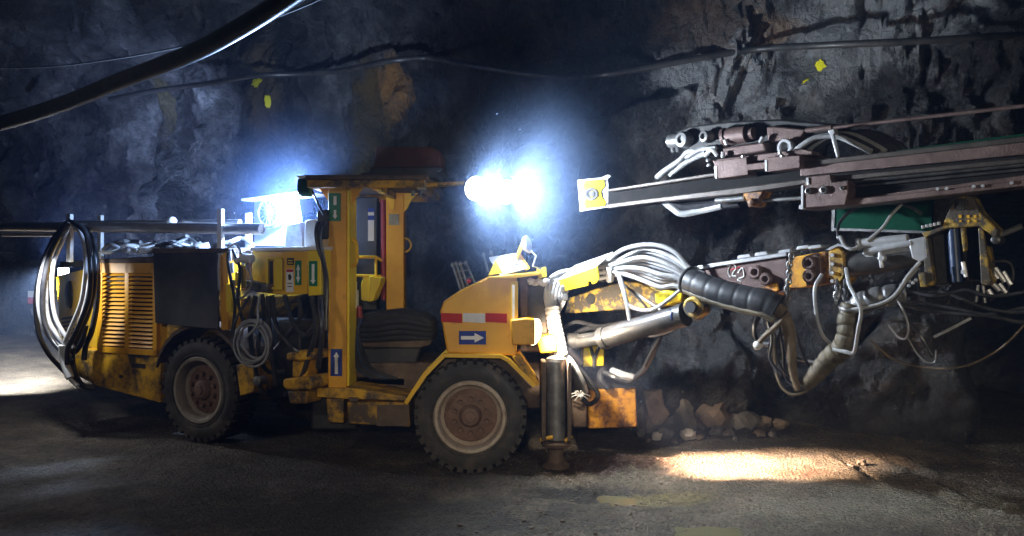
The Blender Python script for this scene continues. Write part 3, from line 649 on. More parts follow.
# clamp ring + extension
mb = MB(); BO.prism(mb, [(828, 250), (838, 246), (844, 251), (846, 276), (840, 285), (832, 284), (828, 276)], .08, -.3); cr = build(mb, 'boom_clamp', YDI, rig, .02)
mb = MB()
for y in (255, 264, 273, 281): mb.lathe(BO.pt(833, y, .08), BO.n, [(.018, 0), (.018, .025), (0, .025)], 6)
BO.prism(mb, [(826, 250), (830, 247), (838, 243.5), (843, 245), (843, 247), (838, 246), (830, 250)], .09, -.3)
build_each(mb, 'clamp_bolt', LST, cr)
mb = MB(); mb.cyl(BO.pt(840, 266, -.05), BO.pt(930, 252, -.05), .115, n=24); be = build(mb, 'boom_extension', DST, rig)
mb = MB(); mb.cyl(BO.pt(858, 244, .05), BO.pt(908, 239, .05), .045, n=16); mb.cyl(BO.pt(857, 244.5, .05), BO.pt(861, 244, .05), .055, n=16); mb.cyl(BO.pt(864, 252, .08), BO.pt(912, 243, .08), .03, n=10)
BO.prism(mb, [(862, 253), (908, 243), (914, 240), (916, 254), (895, 259), (866, 257)], .06, -.02); build(mb, 'slew_cylinder', LST, be, .005)
mb = MB(); mb.cyl(BO.pt(880, 252, .12), BO.pt(882, 268, .12), .02, n=8); mb.lathe(BO.pt(883, 258, .08), BO.n, [(.035, 0), (.03, .06), (0, .06)], 10); BO.prism(mb, [(908, 240), (926, 236), (928, 258), (920, 262), (912, 258)], .1, -.2); build(mb, 'cylinder_bracket', LST, be, .008)
# knuckle carrying the feed
mb = MB(); BO.prism(mb, [(921, 233), (935, 229), (942, 226), (951, 205), (957, 196), (966, 194), (973, 198), (980, 212), (990, 222), (998, 230), (996, 238), (978, 226), (945, 229), (926, 238)], .12, -.12); kn = build(mb, 'feed_knuckle', YDK, rig, .01)
mb = MB(); kc = BO.pt(962.5, 204, .12)
for r, h in ((.05, .03), (.032, .05), (.016, .06)): mb.lathe(kc, BO.n, [(r, 0), (r, h-.01), (r*.85, h), (0, h)], 22)
mb.lathe(BO.pt(996, 240, .1), BO.n, [(.035, -.2), (.035, .02), (.02, .03), (0, .03)], 18); build_each(mb, 'knuckle_pin', DST, kn)
mb = MB()
for x in (960, 968, 975): BO.rect(mb, x-1.5, 215, x+1.5, 218, .125, .115); BO.rect(mb, x-1, 220, x+1.5, 222, .125, .115)
build_each(mb, 'knuckle_mark', YDI, kn)
mb = MB(); BO.prism(mb, [(923, 236), (928, 238), (934, 282), (932, 286), (925, 285)], .1, -.15); BO.prism(mb, [(978, 228), (983, 228), (991, 282), (988, 286), (981, 284)], .1, -.15); BO.prism(mb, [(918, 273), (925, 272), (927, 287), (920, 287)], .12, -.05); BO.prism(mb, [(960, 226), (964, 226), (966, 250), (963, 252)], .1, .02)
kp = build_each(mb, 'knuckle_cheek', YDK, rig, .008)
mb = MB(); BO.prism(mb, [(930, 236), (952, 230), (956, 284), (936, 286)], .02, -.3); BO.prism(mb, [(958, 228), (982, 228), (984, 282), (966, 280)], -.1, -.4); build_each(mb, 'rotation_unit', DAR, kp, .02)
mb = MB(); mb.cyl(BO.pt(953, 229, .06), BO.pt(957, 282, .06), .045, n=18); build(mb, 'blue_cylinder', DBL, kp)
mb = MB(); mb.cyl(BO.pt(963, 262, .1), BO.pt(966, 277, .1), .018, n=8); mb.blob(BO.pt(964, 272, .1), (.03, .03, .03), 1, .1, 1)
for x, y in ((909, 281), (913, 283), (916, 280), (909, 286)): mb.blob(BO.pt(x, y, .12), (.018, .018, .018), x, .1, 1)
for k in range(5): mb.cyl(BO.pt(923+k*4, 228.5-k*.9, .13), BO.pt(923+k*4, 225.5-k*.9, .13), .013, n=6)
build_each(mb, 'knuckle_fitting', LST, kp)
mb = MB()
for x0_, y0_, x1_, y1_ in ((991, 270, 998, 279), (995, 268, 1005, 282), (992, 283, 1000, 291), (999, 284, 1006, 293), (988, 290, 993, 297), (1003, 272, 1011, 285)):
    mb.cyl(BO.pt(x0_, y0_, -.1), BO.pt(x1_, y1_, -.1), .022, n=8)
build_each(mb, 'hose_coupling', LST, rig)
mb = MB(); mb.cyl(BO.pt(998, 236, -.05), BO.pt(1022, 226, -.05), .025, n=10); mb.cyl(BO.pt(978, 285, .05), BO.pt(976, 302, .05), .015, n=8); mb.cyl(BO.pt(983, 285, .05), BO.pt(985, 303, .05), .015, n=8); build_each(mb, 'tie_rod', STE, rig)

# ---------------------------------------------------------------- feed beam
def fpoly(mb, pts, o0, o1): FE.prism(mb, pts, o0, o1)
mb = MB()
fpoly(mb, [(608, 189), (715, 172.5), (800, 162), (1024, 136), (1110, 126), (1110, 132), (1024, 142), (800, 167), (715, 176), (608, 192)], .09, -.14)     # top flange
fpoly(mb, [(608, 204), (640, 200), (735, 188), (805, 179), (1024, 158), (1110, 150), (1110, 156), (1024, 163), (805, 184), (735, 194.5), (640, 204), (608, 208.5)], .10, -.15)
fb = build(mb, 'feed_beam', FED, rig, .008)
mb = MB(); fpoly(mb, [(608, 191), (715, 175), (800, 166), (1110, 131), (1110, 151), (805, 180), (735, 189), (608, 205)], -.02, -.07); build(mb, 'feed_web', WEB, fb)
mb = MB(); fpoly(mb, [(800, 204), (850, 199.5), (1024, 180), (1110, 171), (1110, 177), (1024, 186), (850, 206), (801, 210)], .12, -.18); fpoly(mb, [(848, 199), (1024, 175), (1110, 165), (1110, 172), (1024, 182), (850, 203)], .05, -.1); build(mb, 'lower_rail', FEE, fb, .008)
mb = MB(); fpoly(mb, [(800, 166), (1024, 141), (1110, 131), (1110, 146), (1024, 154.5), (800, 176)], .06, -.03); build(mb, 'upper_rail', FEE, fb, .006)
mb = MB(); mb.cyl(FE.pt(850, 182, .05), FE.pt(1110, 156, .05), .018, n=10); mb.cyl(FE.pt(850, 187, .05), FE.pt(1110, 161, .05), .012, n=8); build_each(mb, 'rail_pipe', DST, fb)
mb = MB(); fpoly(mb, [(846, 178), (1024, 163), (1110, 155), (1110, 167), (1024, 177), (848, 198)], .02, -.08); build(mb, 'lower_web', WEB, fb)
mb = MB(); fpoly(mb, [(896, 150.5), (1110, 122), (1110, 127), (1024, 139.5), (896, 154)], .05, -.2); build(mb, 'green_trim', DGR, fb)
# end plate
ep = FE.pt(594, 194, 0)
EO = Frame(ep, (1, -.06))
mb = MB(); EO.prism(mb, [(577.5, 180), (601, 177.5), (608, 174.5), (611.5, 176), (608, 178.5), (610, 207), (580, 211.5)], .03, -.02); epo = build(mb, 'feed_end_plate', WHP, rig, .006)
mb = MB(); EO.prism(mb, [(582, 187), (585, 180.5), (604, 179), (605, 186), (601, 191), (602, 197), (606, 202), (605, 206), (586, 208.5), (583, 203), (587, 197), (586, 192)], .05, .02); build(mb, 'yellow_bracket', BYE, epo, .006)
mb = MB(); mb.ring(EO.pt(591.5, 194, .06), EO.n, .055, .018, 24, 6); mb.lathe(EO.pt(591.5, 194, .05), EO.n, [(.03, 0), (.03, .03), (0, .032)], 14); build(mb, 'centre_bolt', STE, epo)
mb = MB()
for x, y in ((580, 183), (606, 181), (582, 208), (607, 204)): mb.lathe(EO.pt(x, y, .03), EO.n, [(.012, 0), (.012, .012), (0, .012)], 6)
build_each(mb, 'corner_bolt', STE, epo)
# carriages
mb = MB(); fpoly(mb, [(714, 161), (747, 157), (747, 164), (765, 162), (765, 157), (800, 155), (800, 168), (766, 172), (765, 168.5), (748, 170.5), (748, 175), (715, 179)], .17, -.2); fpoly(mb, [(712, 160), (802, 149), (812, 151), (812, 155), (800, 156), (747, 162), (714, 165)], .12, -.2); c1 = build(mb, 'drill_carriage', FEE, rig, .008)
mb = MB()
for x, y in ((708, 160), (709, 165), (743, 156), (780, 153), (782, 156)): mb.blob(FE.pt(x, y, .16), (.022, .022, .022), x, .1, 1)
fpoly(mb, [(714, 166), (716.5, 166), (717, 178), (715, 178)], .175, .1); fpoly(mb, [(764.5, 160), (767, 160), (767, 171), (765, 171)], .175, .1)
build_each(mb, 'carriage_bolt', LST, c1)
mb = MB(); fpoly(mb, [(801, 185), (805, 184), (806, 177), (830, 174), (832, 182), (848, 180), (848, 193), (845, 205), (802, 208)], .17, -.22); c2 = build(mb, 'rear_carriage', FEE, rig, .008)
mb = MB()
for x, y, r in ((809, 191, .03), (824.5, 190, .035), (843, 188, .018)): mb.lathe(FE.pt(x, y, .17), FE.n, [(r, 0), (r, .025), (r*.6, .03), (r*.5, .015), (0, .015)], 14)
build_each(mb, 'carriage_bolt', STE, c2)
mb = MB(); fpoly(mb, [(806, 178), (808, 177.5), (809, 184.5), (806.5, 185)], .18, .1); fpoly(mb, [(801, 186), (803, 185.5), (803, 207), (801, 208)], .18, .1); fpoly(mb, [(799, 205), (803, 205), (803, 209), (799, 209)], .18, .1); build_each(mb, 'wear_strip', LST, c2)
mb = MB()
for x, y in ((938, 189), (947, 188.5), (974, 186.5), (983, 186), (1012, 183)): mb.lathe(FE.pt(x, y, .12), FE.n, [(.014, 0), (.014, .015), (0, .015)], 8)
build_each(mb, 'rail_bolt', LST, fb)
# rock drill
mb = MB(); fpoly(mb, [(672, 133), (690, 126), (730, 121), (780, 119), (815, 122), (838, 124), (838, 131), (806, 136), (766, 142), (730, 148), (700, 154), (690, 150), (676, 146)], -.02, -.3); dr = build(mb, 'rock_drill', DAR, rig, .02)
mb = MB()
for x, y, r in ((685.5, 140, .085), (708, 137, .062)):
    c = FE.pt(x, y, .0); mb.lathe(c, FE.n+V((-.25, 0, 0)), [(r, -.14), (r, .05), (r*.85, .075), (r*.5, .08), (r*.42, .05), (0, .05)], 26)
mb.cyl(FE.pt(670, 141, -.03), FE.pt(680, 140, -.03), .075, n=20); mb.cyl(FE.pt(671, 136, -.03), FE.pt(673, 152, -.03), .02, n=8); mb.cyl(FE.pt(676, 136, -.03), FE.pt(678, 152, -.03), .02, n=8)
build_each(mb, 'hydraulic_motor', STE, dr)
mb = MB(); mb.cyl(FE.pt(727, 137, .02), FE.pt(747, 134, .02), .085, n=24); mb.cyl(FE.pt(747, 134, .02), FE.pt(754, 133, .02), .06, n=24); mb.cyl(FE.pt(724, 138, .02), FE.pt(727, 137, .02), .095, n=24); build(mb, 'drill_cylinder', FEE, dr)
mb = MB(); fpoly(mb, [(722, 148), (764, 142), (766, 151), (724, 157)], .06, -.2); fpoly(mb, [(766, 127), (775, 126), (806, 129), (800, 139), (768, 142)], .03, -.2); build_each(mb, 'gear_housing', FEE, dr, .015)
mb = MB(); mb.cyl(FE.pt(760, 143, .08), FE.pt(763, 137, .08), .02, n=10); mb.cyl(FE.pt(723, 152, .1), FE.pt(723, 158, .1), .02, n=8); mb.cyl(FE.pt(725, 140, .1), FE.pt(727, 145, .1), .02, n=8); build_each(mb, 'drill_fitting', LST, dr)
mb = MB(); mb.cyl(FE.pt(804, 131, .0), FE.pt(1110, 96, .0), .017, n=12); mb.cyl(FE.pt(806, 130.6, .0), FE.pt(832, 127.5, .0), .026, n=12); build(mb, 'drill_rod', FEE, rig)
mb = MB(); fpoly(mb, [(829, 130), (832, 129), (838.5, 157), (836.5, 158)], .1, .06); fpoly(mb, [(828, 130), (834, 129), (834.5, 134), (829, 134)], .12, .04); build(mb, 'rod_guide', LST, rig, .004)
# underside bits
mb = MB(); fpoly(mb, [(742, 193), (763, 191), (760, 197), (756, 206), (748, 207), (746, 199)], .08, -.1); mb.lathe(FE.pt(752, 202, .08), FE.n, [(.035, 0), (.035, .03), (0, .04)], 14); build(mb, 'cradle_bracket', RUS, rig, .008)
mb = MB(); mb.cyl(FE.pt(758, 201, .0), FE.pt(802, 198, .0), .018, n=10); mb.cyl(FE.pt(716, 201, 0), FE.pt(745, 198, 0), .03, n=12); build_each(mb, 'feed_cylinder', STE, rig)
for k, pts in enumerate(([(662, 200, -.1), (672, 208, -.05), (682, 214, -.05), (700, 211, -.1), (722, 206, -.1)], [(668, 201, -.1), (680, 208, -.1), (705, 207, -.12), (740, 202, -.12)], [(665, 200, -.15), (690, 206, -.15), (716, 204, -.15)])):
    hose('feed_hose', (HWH, HBK, HBK)[k], rig, (.035, .05, .05)[k], FE, pts)
for k, pts in enumerate(([(657, 177, -.1), (664, 171, -.05), (680, 160, -.05), (688, 152, -.05), (700, 150, -.05)], [(659, 176, -.15), (670, 169, -.1), (684, 158, -.1), (694, 150, -.1)], [(670, 176, -.1), (676, 170, -.1), (690, 160, -.05), (706, 153, 0)], [(686, 158, 0), (700, 150, .02), (716, 148, .04)], [(705, 156, .02), (712, 150, .05), (718, 156, .05)])):
    hose('drill_hose', HWH, rig, .028 if k < 3 else .022, FE, pts)
for k in range(6):
    q = k*7
    hose('drill_hose', (HWH, HBK, HWH, HBK, HBK, HBK)[k], rig, .026, FE, [(790+q, 157-k*.6, .06-.03*k), (800+q, 147-k*1.0, .08-.03*k), (815+q*1.1, 138-k, .06-.04*k), (835+q*1.2, 136-k*.5, .02-.04*k), (856+q*1.2, 144, -.02-.04*k), (872+q, 152, -.05-.04*k)])
mb = MB(); mb.lathe(FE.pt(785, 145, .06), FE.n, [(.05, -.1), (.05, .0), (0, .01)], 16); mb.ring(FE.pt(785, 147, .08), FE.n, .06, .02, 20, 6); build(mb, 'hose_swivel', LST, rig)
# green backing plate behind the feed
mb = MB(); FE.prism(mb, [(835, 206), (932, 197), (932, 232), (834, 229)], -.55, -.6); gp = build(mb, 'green_guard_plate', DGR, rig, .005)
mb = MB(); FE.prism(mb, [(832, 206), (835, 206), (834, 231), (831, 231)], -.54, -.62); FE.prism(mb, [(834, 228), (932, 231), (932, 233.5), (834, 230.5)], -.54, -.62); build_each(mb, 'guard_edge', STE, gp)

# ---------------------------------------------------------------- boom hoses
def bh(name, m, r, pts, n=8): return hose(name, m, rig, r*(.68 if name in ('boom_end_hose', 'hanging_hose') else 1), BO, pts, n)
# white riser from the front chassis into the cover
c, rs_ = ribbed([BO.pt(561, 356, .50), BO.pt(558, 340, .50), BO.pt(554, 322, .50), BO.pt(552, 308, .48)], .08, .05, .10, 24)
mb = MB(); mb.tube(c, rs_, 16); build(mb, 'white_hose_sleeve', WHP, rig)
for k in range(7):
    x = 546+k*3
    bh('riser_hose', HPA, .022 if k < 4 else .017, [(550+k*1.3, 314, .48-.03*k), (x, 302, .50-.03*k), (x-.5+k*.5, 292, .50-.03*k), (x+1.5+k*1.2, 281, .46-.04*k), (558+k*1.2, 273+k*1.6, .36-.05*k), (570+k, 270+k*1.5, .22-.03*k), (590, 266+k*2, .2-.02*k)])
mb = MB()
for k, (x, y) in enumerate(((556, 292), (560, 300), (563, 289), (558, 305), (565, 297))): mb.blob(BO.pt(x, y, .38), (.035, .03, .05), k+4, .2, 1)
build_each(mb, 'riser_fitting', STE, rig)
# fan of pale hoses over the boom
for k in range(13):
    t = k/12; y0 = 260+t*18; mid = 243+t*34 if k else 240; e_y = 268+t*26
    o = .18-.05*(k % 4)
    bh('boom_hose', (HWH, HPA, HWH, STE)[k % 4], .021 if k % 2 else .024, [(592, y0+2, o), (606, y0+1-t*2, o), (622, 256+t*18-(6 if k == 0 else 0), o+.03), (642, mid+3+(0 if k else 2), o+.06), (660, mid+6+t*4, o+.05), (676, mid+13+t*4 if k < 4 else e_y-8, o+.02), (690, e_y, o-.02), (704, e_y+6, o-.04)])
for pts, r, m_ in (([(604, 270, .2), (618, 274, .24), (624, 290, .28), (630, 306, .3), (650, 310, .3), (668, 300, .28), (684, 286, .22), (694, 274, .15)], .028, HWH), ([(618, 274, .22), (626, 300, .3), (632, 325, .32), (650, 335, .3), (668, 331, .25), (676, 326, .2)], .032, HWH),
                   ([(612, 276, .15), (630, 290, .16), (645, 306, .16), (652, 318, .1)], .022, HBK), ([(622, 284, .1), (640, 296, .12), (660, 310, .15), (672, 316, .15)], .02, STE), ([(690, 300, .1), (672, 318, .2), (660, 338, .24), (652, 352, .22), (645, 366, .15)], .03, HBK)):
    bh('hanging_hose', m_, r, pts)
mb = MB(); BO.prism(mb, [(606, 268), (611, 267), (611, 281), (608, 283), (606, 281)], .26, .2); build(mb, 'hose_tee', WHP, rig, .006)
# black wrapped bundle along boom and down
c, rs_ = ribbed([BO.pt(688, 280, .16), BO.pt(702, 286, .2), BO.pt(722, 293, .22), BO.pt(745, 299, .22), BO.pt(765, 303, .22), BO.pt(778, 309, .2)], .132, .15, .035, 30)
mb = MB(); mb.tube(c, rs_, 20); wb = build(mb, 'wrapped_hose_bundle', RUB, rig)
mb = MB(); mb.ring(c[2], (c[3]-c[1]), .135, .014, 28, 6); build(mb, 'bundle_collar', STE, wb)
mb = MB()
cc_ = catmull([p-V((0, 0, .098))+BO.n*.075 for p in (c[0], c[30], c[60], c[90], c[120], c[-1])], 12)
mb.tube(cc_, .034, 8); build(mb, 'warm_bounce_hose', SLV, wb)  # brown along the underside stands in for warm light bounced off the ground
c, rs_ = ribbed([BO.pt(770, 305, .18), BO.pt(782, 314, .2), BO.pt(789, 330, .2), BO.pt(791, 352, .2), BO.pt(793, 372, .18), BO.pt(798, 390, .15)], .06, .1, .05, 20)
mb = MB(); mb.tube(c, [.075-.045*i/len(c) for i in range(len(c))], 14); build(mb, 'down_hose', HBR, rig)
for pts, r, m_ in (([(789, 312, .25), (776, 326, .28), (765, 336, .3), (757, 345, .3)], .036, HBR), ([(762, 312, .15), (755, 325, .15), (757, 340, .15), (770, 345, .2)], .035, HBK), ([(772, 318, .1), (774, 350, .12), (778, 380, .15), (790, 394, .15), (806, 391, .1), (818, 378, .1)], .02, HBR),
                   ([(778, 320, .05), (783, 350, .05), (786, 378, .05), (800, 388, .05)], .02, HBK), ([(780, 330, .25), (776, 352, .25), (786, 374, .2), (806, 380, .15), (822, 376, .1)], .016, HBK), ([(784, 336, 0), (794, 356, 0), (812, 362, 0), (828, 360, 0)], .022, STE), ([(796, 330, .1), (802, 352, .1), (812, 372, .1)], .02, HBK), ([(768, 322, .2), (772, 340, .22), (770, 358, .2), (778, 372, .2)], .022, HBK), ([(804, 384, .1), (815, 376, .1), (822, 362, .1)], .02, HBK)):
    bh('hanging_hose', m_, r, pts)
mb = MB(); mb.blob(BO.pt(757.5, 345.5, .3), (.045, .045, .045), 1, .06); build(mb, 'hose_end', SIL, rig)
for x, y0, y1, o in ((791, 252, 318, .1), (837, 283, 306, .12), (845, 283, 310, .12)):
    mb = MB(); n_ = int((y1-y0)/4.2)
    for k in range(n_):
        p = BO.pt(x+(math.sin(k*1.3)*.8)-(k*.35 if x == 791 else -k*.15 if x == 845 else 0), y0+k*4.2, o); ax = BO.n if k % 2 else BO.e
        q = [p+V((0, 0, .034*math.cos(a_)))+ax.cross(V((0, 0, 1)))*.023*math.sin(a_) for a_ in [2*PI*i/10 for i in range(11)]]
        mb.tube(q, .0095, 6, False)
    build(mb, 'chain', STE, rig)
# drooping sleeves at the right
c, rs_ = ribbed([BO.pt(853, 305, .2), BO.pt(849, 318, .22), BO.pt(848, 335, .22), BO.pt(842, 348, .2), BO.pt(830, 358, .18), BO.pt(818, 372, .15), BO.pt(806, 384, .1)], .1, .09, .12, 20)
mb = MB(); mb.tube(c, [r_*(1 if i < 70 else 1-.3*(i-70)/(len(c)-70)) for i, r_ in enumerate(rs_)], 16); build(mb, 'muddy_hose_sleeve', SLV, rig)
c, rs_ = ribbed([BO.pt(846, 312, .05), BO.pt(860, 304, .1), BO.pt(872, 299, .12), BO.pt(888, 296, .1), BO.pt(905, 294, .05)], .1, .13, .15, 20)
mb = MB(); mb.tube(c, rs_, 16); build(mb, 'grey_hose_sleeve', STE, rig)
mb = MB(); c = BO.pt(852, 308, .22); mb.ring(c, (0, -.2, 1), .1, .016, 24, 6); build(mb, 'sleeve_clamp', STE, rig)
for pts, r, m_ in (([(846, 268, .12), (849, 284, .2), (857, 300, .3), (861, 312, .32), (858, 330, .32), (854, 352, .3), (846, 352, .3), (833, 349, .28)], .026, HWH), ([(822, 274, .1), (815, 288, .14), (816, 312, .16), (822, 334, .14), (832, 345, .1)], .026, HWH), ([(842, 312, .28), (856, 309, .3), (880, 304, .28), (896, 294, .25), (908, 276, .22), (920, 262, .18)], .024, HWH),
                   ([(846, 314, .24), (872, 308, .26), (894, 298, .24), (906, 282, .2), (918, 268, .15)], .024, HBK), ([(842, 243, .1), (838, 236, .1), (840, 222, .0), (856, 208, -.1), (884, 203, -.1), (908, 206, -.1), (922, 214, -.1)], .022, HBK), ([(840, 236, .12), (845, 246, .14), (852, 249, .14), (858, 247, .12)], .026, HWH), ([(867, 241, .1), (882, 228, .05), (892, 214, .0), (902, 204, -.05)], .02, HWH),
                   ([(895, 297, .15), (902, 308, .18), (908, 325, .2), (906, 338, .2), (898, 337, .2), (888, 325, .2)], .014, HWH), ([(908, 338, .2), (916, 352, .2), (926, 362, .2), (935, 362, .2), (936, 350, .2)], .013, STE), ([(880, 300, .05), (905, 305, .08), (940, 312, .05), (985, 315, .0), (1024, 308, -.1), (1080, 296, -.2)], .026, HBK), ([(870, 306, .1), (910, 302, .1), (950, 308, .05), (1000, 318, .0), (1024, 322, -.05), (1080, 318, -.1)], .024, HBK),
                   ([(900, 296, 0), (940, 292, .05), (960, 298, .05), (990, 309, .05), (1024, 312, 0), (1080, 300, 0)], .022, HBK), ([(870, 340, -.15), (895, 360, -.15), (930, 368, -.15), (965, 366, -.15), (995, 352, -.1), (1012, 338, -.1), (1030, 318, -.1)], .014, HBR), ([(934, 337, .1), (950, 329, .1), (971, 318, .08)], .02, HWH), ([(876, 285, .1), (888, 295, .1), (905, 315, .1), (920, 335, 0), (932, 355, 0)], .018, HBK), ([(985, 262, -.05), (1008, 262, -.1), (1013, 276, -.1), (1006, 290, -.1), (990, 300, -.05)], .018, HBK), ([(905, 290, .1), (935, 296, .12), (965, 290, .12), (990, 296, .08), (1024, 292, 0), (1070, 280, 0)], .02, HBK)):
    bh('boom_end_hose', m_, r, pts)

# ---------------------------------------------------------------- headlight etc. on the near side
# ================================================================== THINGS ON / AROUND THE RIG
# pipes lying on the uprights
def pipe(px0, px1, r, m, o0, o1, name, label, cat, group=None):
    p0, p1 = RE.pt(*px0, o0), RE.pt(*px1, o1)
    mb = MB(); d = (p1-p0).normalized()
    L = (p1-p0).length
    mb.lathe(p0, d, [(r*.8, .02), (r*.8, 0), (r, 0), (r, L), (r*.8, L), (r*.8, L-.02)], 24)
    o = build(mb, name, m); tag(o, label, cat, group); return o
pipe((-30, 226), (262, 229), .06, LST, -.06, -.06, 'steel_pipe', 'long thick grey steel pipe lying along the rig, open end by the fan guard', 'pipe')
pipe((3, 234), (60, 234), .035, LST, -.20, -.20, 'steel_pipe', 'short thin steel pipe under the long pipe at the rear of the rig', 'pipe')
pipe((66, 223), (240, 222), .03, LST, -.35, -.35, 'steel_pipe', 'thin steel pipe lying behind the long thick pipe on the rig', 'pipe')
# hose coil hung over the rear upright
hc_ = empty('hose_coil', RE.pt(75, 370, .2)); tag(hc_, 'big hanging loops of thick hose hung over the rear end of the rig', 'hose coil')
def loop(m, r, pts, name='hose_loop'):
    mb = MB(); mb.tube(catmull([RE.pt(*p) for p in pts], 10), r*.74, 10); build(mb, name, m, hc_)
loop(HBK, .05, [(70, 222, .1), (84, 230, .16), (94, 255, .2), (94, 285, .2), (88, 312, .2), (78, 335, .2), (72, 352, .2), (74, 372, .2), (82, 385, .1), (95, 388, -.0)])
loop(HPA, .036, [(69, 223, .2), (60, 235, .25), (46, 258, .25), (39, 285, .25), (39, 310, .25), (46, 332, .25), (58, 346, .25), (70, 356, .25)])
loop(HPA, .036, [(70, 224, .15), (58, 240, .2), (48, 265, .2), (46, 292, .2), (48, 318, .2), (58, 336, .2), (72, 350, .2)])
loop(HBK, .04, [(69, 222, .08), (54, 238, .1), (42, 266, .1), (36, 298, .1), (38, 330, .1), (46, 350, .1), (58, 365, .15), (70, 376, .2), (78, 380, .2)])
loop(HPA, .034, [(72, 223, .25), (82, 236, .3), (86, 258, .3), (84, 286, .3), (80, 306, .3), (70, 330, .3), (64, 345, .3), (64, 360, .28), (70, 378, .28), (78, 386, .25)])
loop(HPA, .03, [(74, 222, .2), (88, 238, .24), (91, 262, .24), (88, 290, .24), (83, 312, .24), (78, 326, .24)])
loop(HBK, .045, [(72, 221, .0), (90, 236, .02), (97, 265, .04), (97, 300, .04), (92, 330, .04), (86, 345, .04), (84, 360, .06)])
loop(HBK, .045, [(66, 224, .05), (56, 245, .05), (52, 275, .05), (53, 310, .05), (62, 338, .08), (72, 352, .1), (80, 345, .12), (86, 325, .1)])
loop(HPA, .034, [(70, 224, .22), (63, 240, .28), (54, 262, .28), (52, 290, .28), (55, 316, .28), (64, 334, .28), (74, 348, .26)])
loop(HBK, .04, [(69, 223, .24), (62, 232, .29), (50, 254, .29), (43, 284, .29), (43, 314, .29), (51, 338, .29), (62, 352, .29), (72, 362, .27)])
loop(HBK, .04, [(73, 222, .28), (86, 234, .33), (90, 260, .33), (90, 290, .33), (86, 308, .33), (76, 332, .33), (68, 348, .33), (67, 364, .3)])
mb = MB(); mb.tube(catmull([RE.pt(63, 345, .31), RE.pt(64, 360, .29), RE.pt(70, 378, .29)], 8), .05, 10); build(mb, 'coil_sleeve', SIL, hc_)
# pale hose coil by the rear tyre
cc_ = RE.pt(254, 340, .24); hk = empty('hose_coil', cc_-V((0, 0, .25))); tag(hk, 'small round coil of pale hose hanging beside the rear tyre', 'hose coil')
for k, (r_, dz, dx) in enumerate(((.20, .015, .03), (.215, .0, .0), (.225, -.02, -.015), (.19, -.035, .01), (.235, -.04, .02))):
    mb = MB(); q = [cc_+RE.n*(.015*k)+V((0, 0, dz))+RE.e*dx+(RE.e*math.cos(t)*1.0+V((0, 0, math.sin(t)))*.98)*(r_+.006*math.sin(3*t+k)) for t in [2*PI*i/48 for i in range(49)]]
    mb.tube(q, .0125, 8, False); build(mb, 'hose_loop', HWH, hk)
mb = MB(); mb.tube(catmull([cc_+RE.n*.1+V((-.02, 0, .02)), RE.pt(257, 325, .34), RE.pt(258, 310, .3), RE.pt(260, 296, .16)], 8), .012, 8); build(mb, 'hanging_strap', HWH, hk)
mb = MB(); mb.tube(catmull([RE.pt(250, 296, .12), RE.pt(236, 320, .24), RE.pt(234, 342, .24), RE.pt(243, 358, .24), RE.pt(256, 362, .24)], 8), .014, 8); build(mb, 'hose_tail', HBK, hk)
mb = MB(); mb.tube(catmull([FR.pt(318, 222, .0), FR.pt(316, 232, .06), FR.pt(318, 248, .06), FR.pt(323, 262, .04), FR.pt(325, 280, 0), FR.pt(325, 305, 0)], 8), .02, 8); mb.tube(catmull([FR.pt(324, 222, .0), FR.pt(320, 236, .08), FR.pt(324, 262, .06), FR.pt(327, 282, .0), FR.pt(326, 330, 0)], 8), .02, 8); mb.tube(catmull([FR.pt(312, 190, 0), FR.pt(318, 204, .05), FR.pt(324, 215, .02)], 6), .012, 6); build_each(mb, 'post_cable', HBK, rig)
mb = MB(); FR.prism(mb, [(317, 211), (328, 209), (328, 238), (317, 239)], -.05, -.25); build(mb, 'switch_box', DAR, rig, .01)

# ================================================================== GROUND
def ss(a, b, x):
    t = max(0, min(1, (x-a)/(b-a))); return t*t*(3-2*t)
def gz(x, y):
    z = .14*ss(-1.2, -3.6, x)+.16*ss(-5, -11, x)
    z += .05*noise.fractal(V((x*.35, y*.35, 1.7)), 1, 2, 4)*ss(0, 1, abs(y-9.2)/3+.25)
    z += .022*noise.fractal(V((x*2.2, y*2.2, 4.1)), .9, 2.1, 4)
    z += .09*math.exp(-(((x-1.25)/.75)**2+((y-9.55)/.35)**2))                       # churned mud in front of the jack
    z -= .06*math.exp(-(((x-1.05)/.55)**2+((y-8.45)/.28)**2))                       # puddle hollows
    z -= .07*math.exp(-(((x-1.75)/.8)**2+((y-7.35)/.4)**2))
    z += .05*noise.fractal(V((x*6, y*6, 2.2)), .8, 2.1, 4)*math.exp(-(((x-1.0)/1.0)**2+((y-9.0)/.6)**2))+.016*noise.fractal(V((x*7, y*7, 9)), .8, 2.1, 3)
    for cx_, am in ((3.55, .05), (4.05, .06), (4.35, .05)):
        xx = x-(cx_+.22*((y-8.5)/2)**2-.1*(y-8.5)); z += am*(math.exp(-(xx/.05)**2)-.7*math.exp(-((xx-.11)/.06)**2))*ss(6.3, 7.2, y)*ss(10.3, 9.4, y)
    if 3.3 < x < 5.2 and 6.5 < y < 10: z += .007*math.sin(y*42+x*9)*ss(3.4, 3.8, x)
    z += .35*ss(10.6, 11.8, y)*ss(-2, 2.2, x)*.3
    return z
def grid(name, xs, ys, m):
    vs = [V((x, y, gz(x, y))) for y in ys for x in xs]; n = len(xs)
    fs = [(j*n+i, j*n+i+1, (j+1)*n+i+1, (j+1)*n+i) for j in range(len(ys)-1) for i in range(n-1)]
    me = bpy.data.meshes.new(name); me.from_pydata(vs, [], fs); me.polygons.foreach_set('use_smooth', [True]*len(me.polygons)); me.materials.append(m)
    o = bpy.data.objects.new(name, me); COL.objects.link(o); o['kind'] = 'structure'; return o
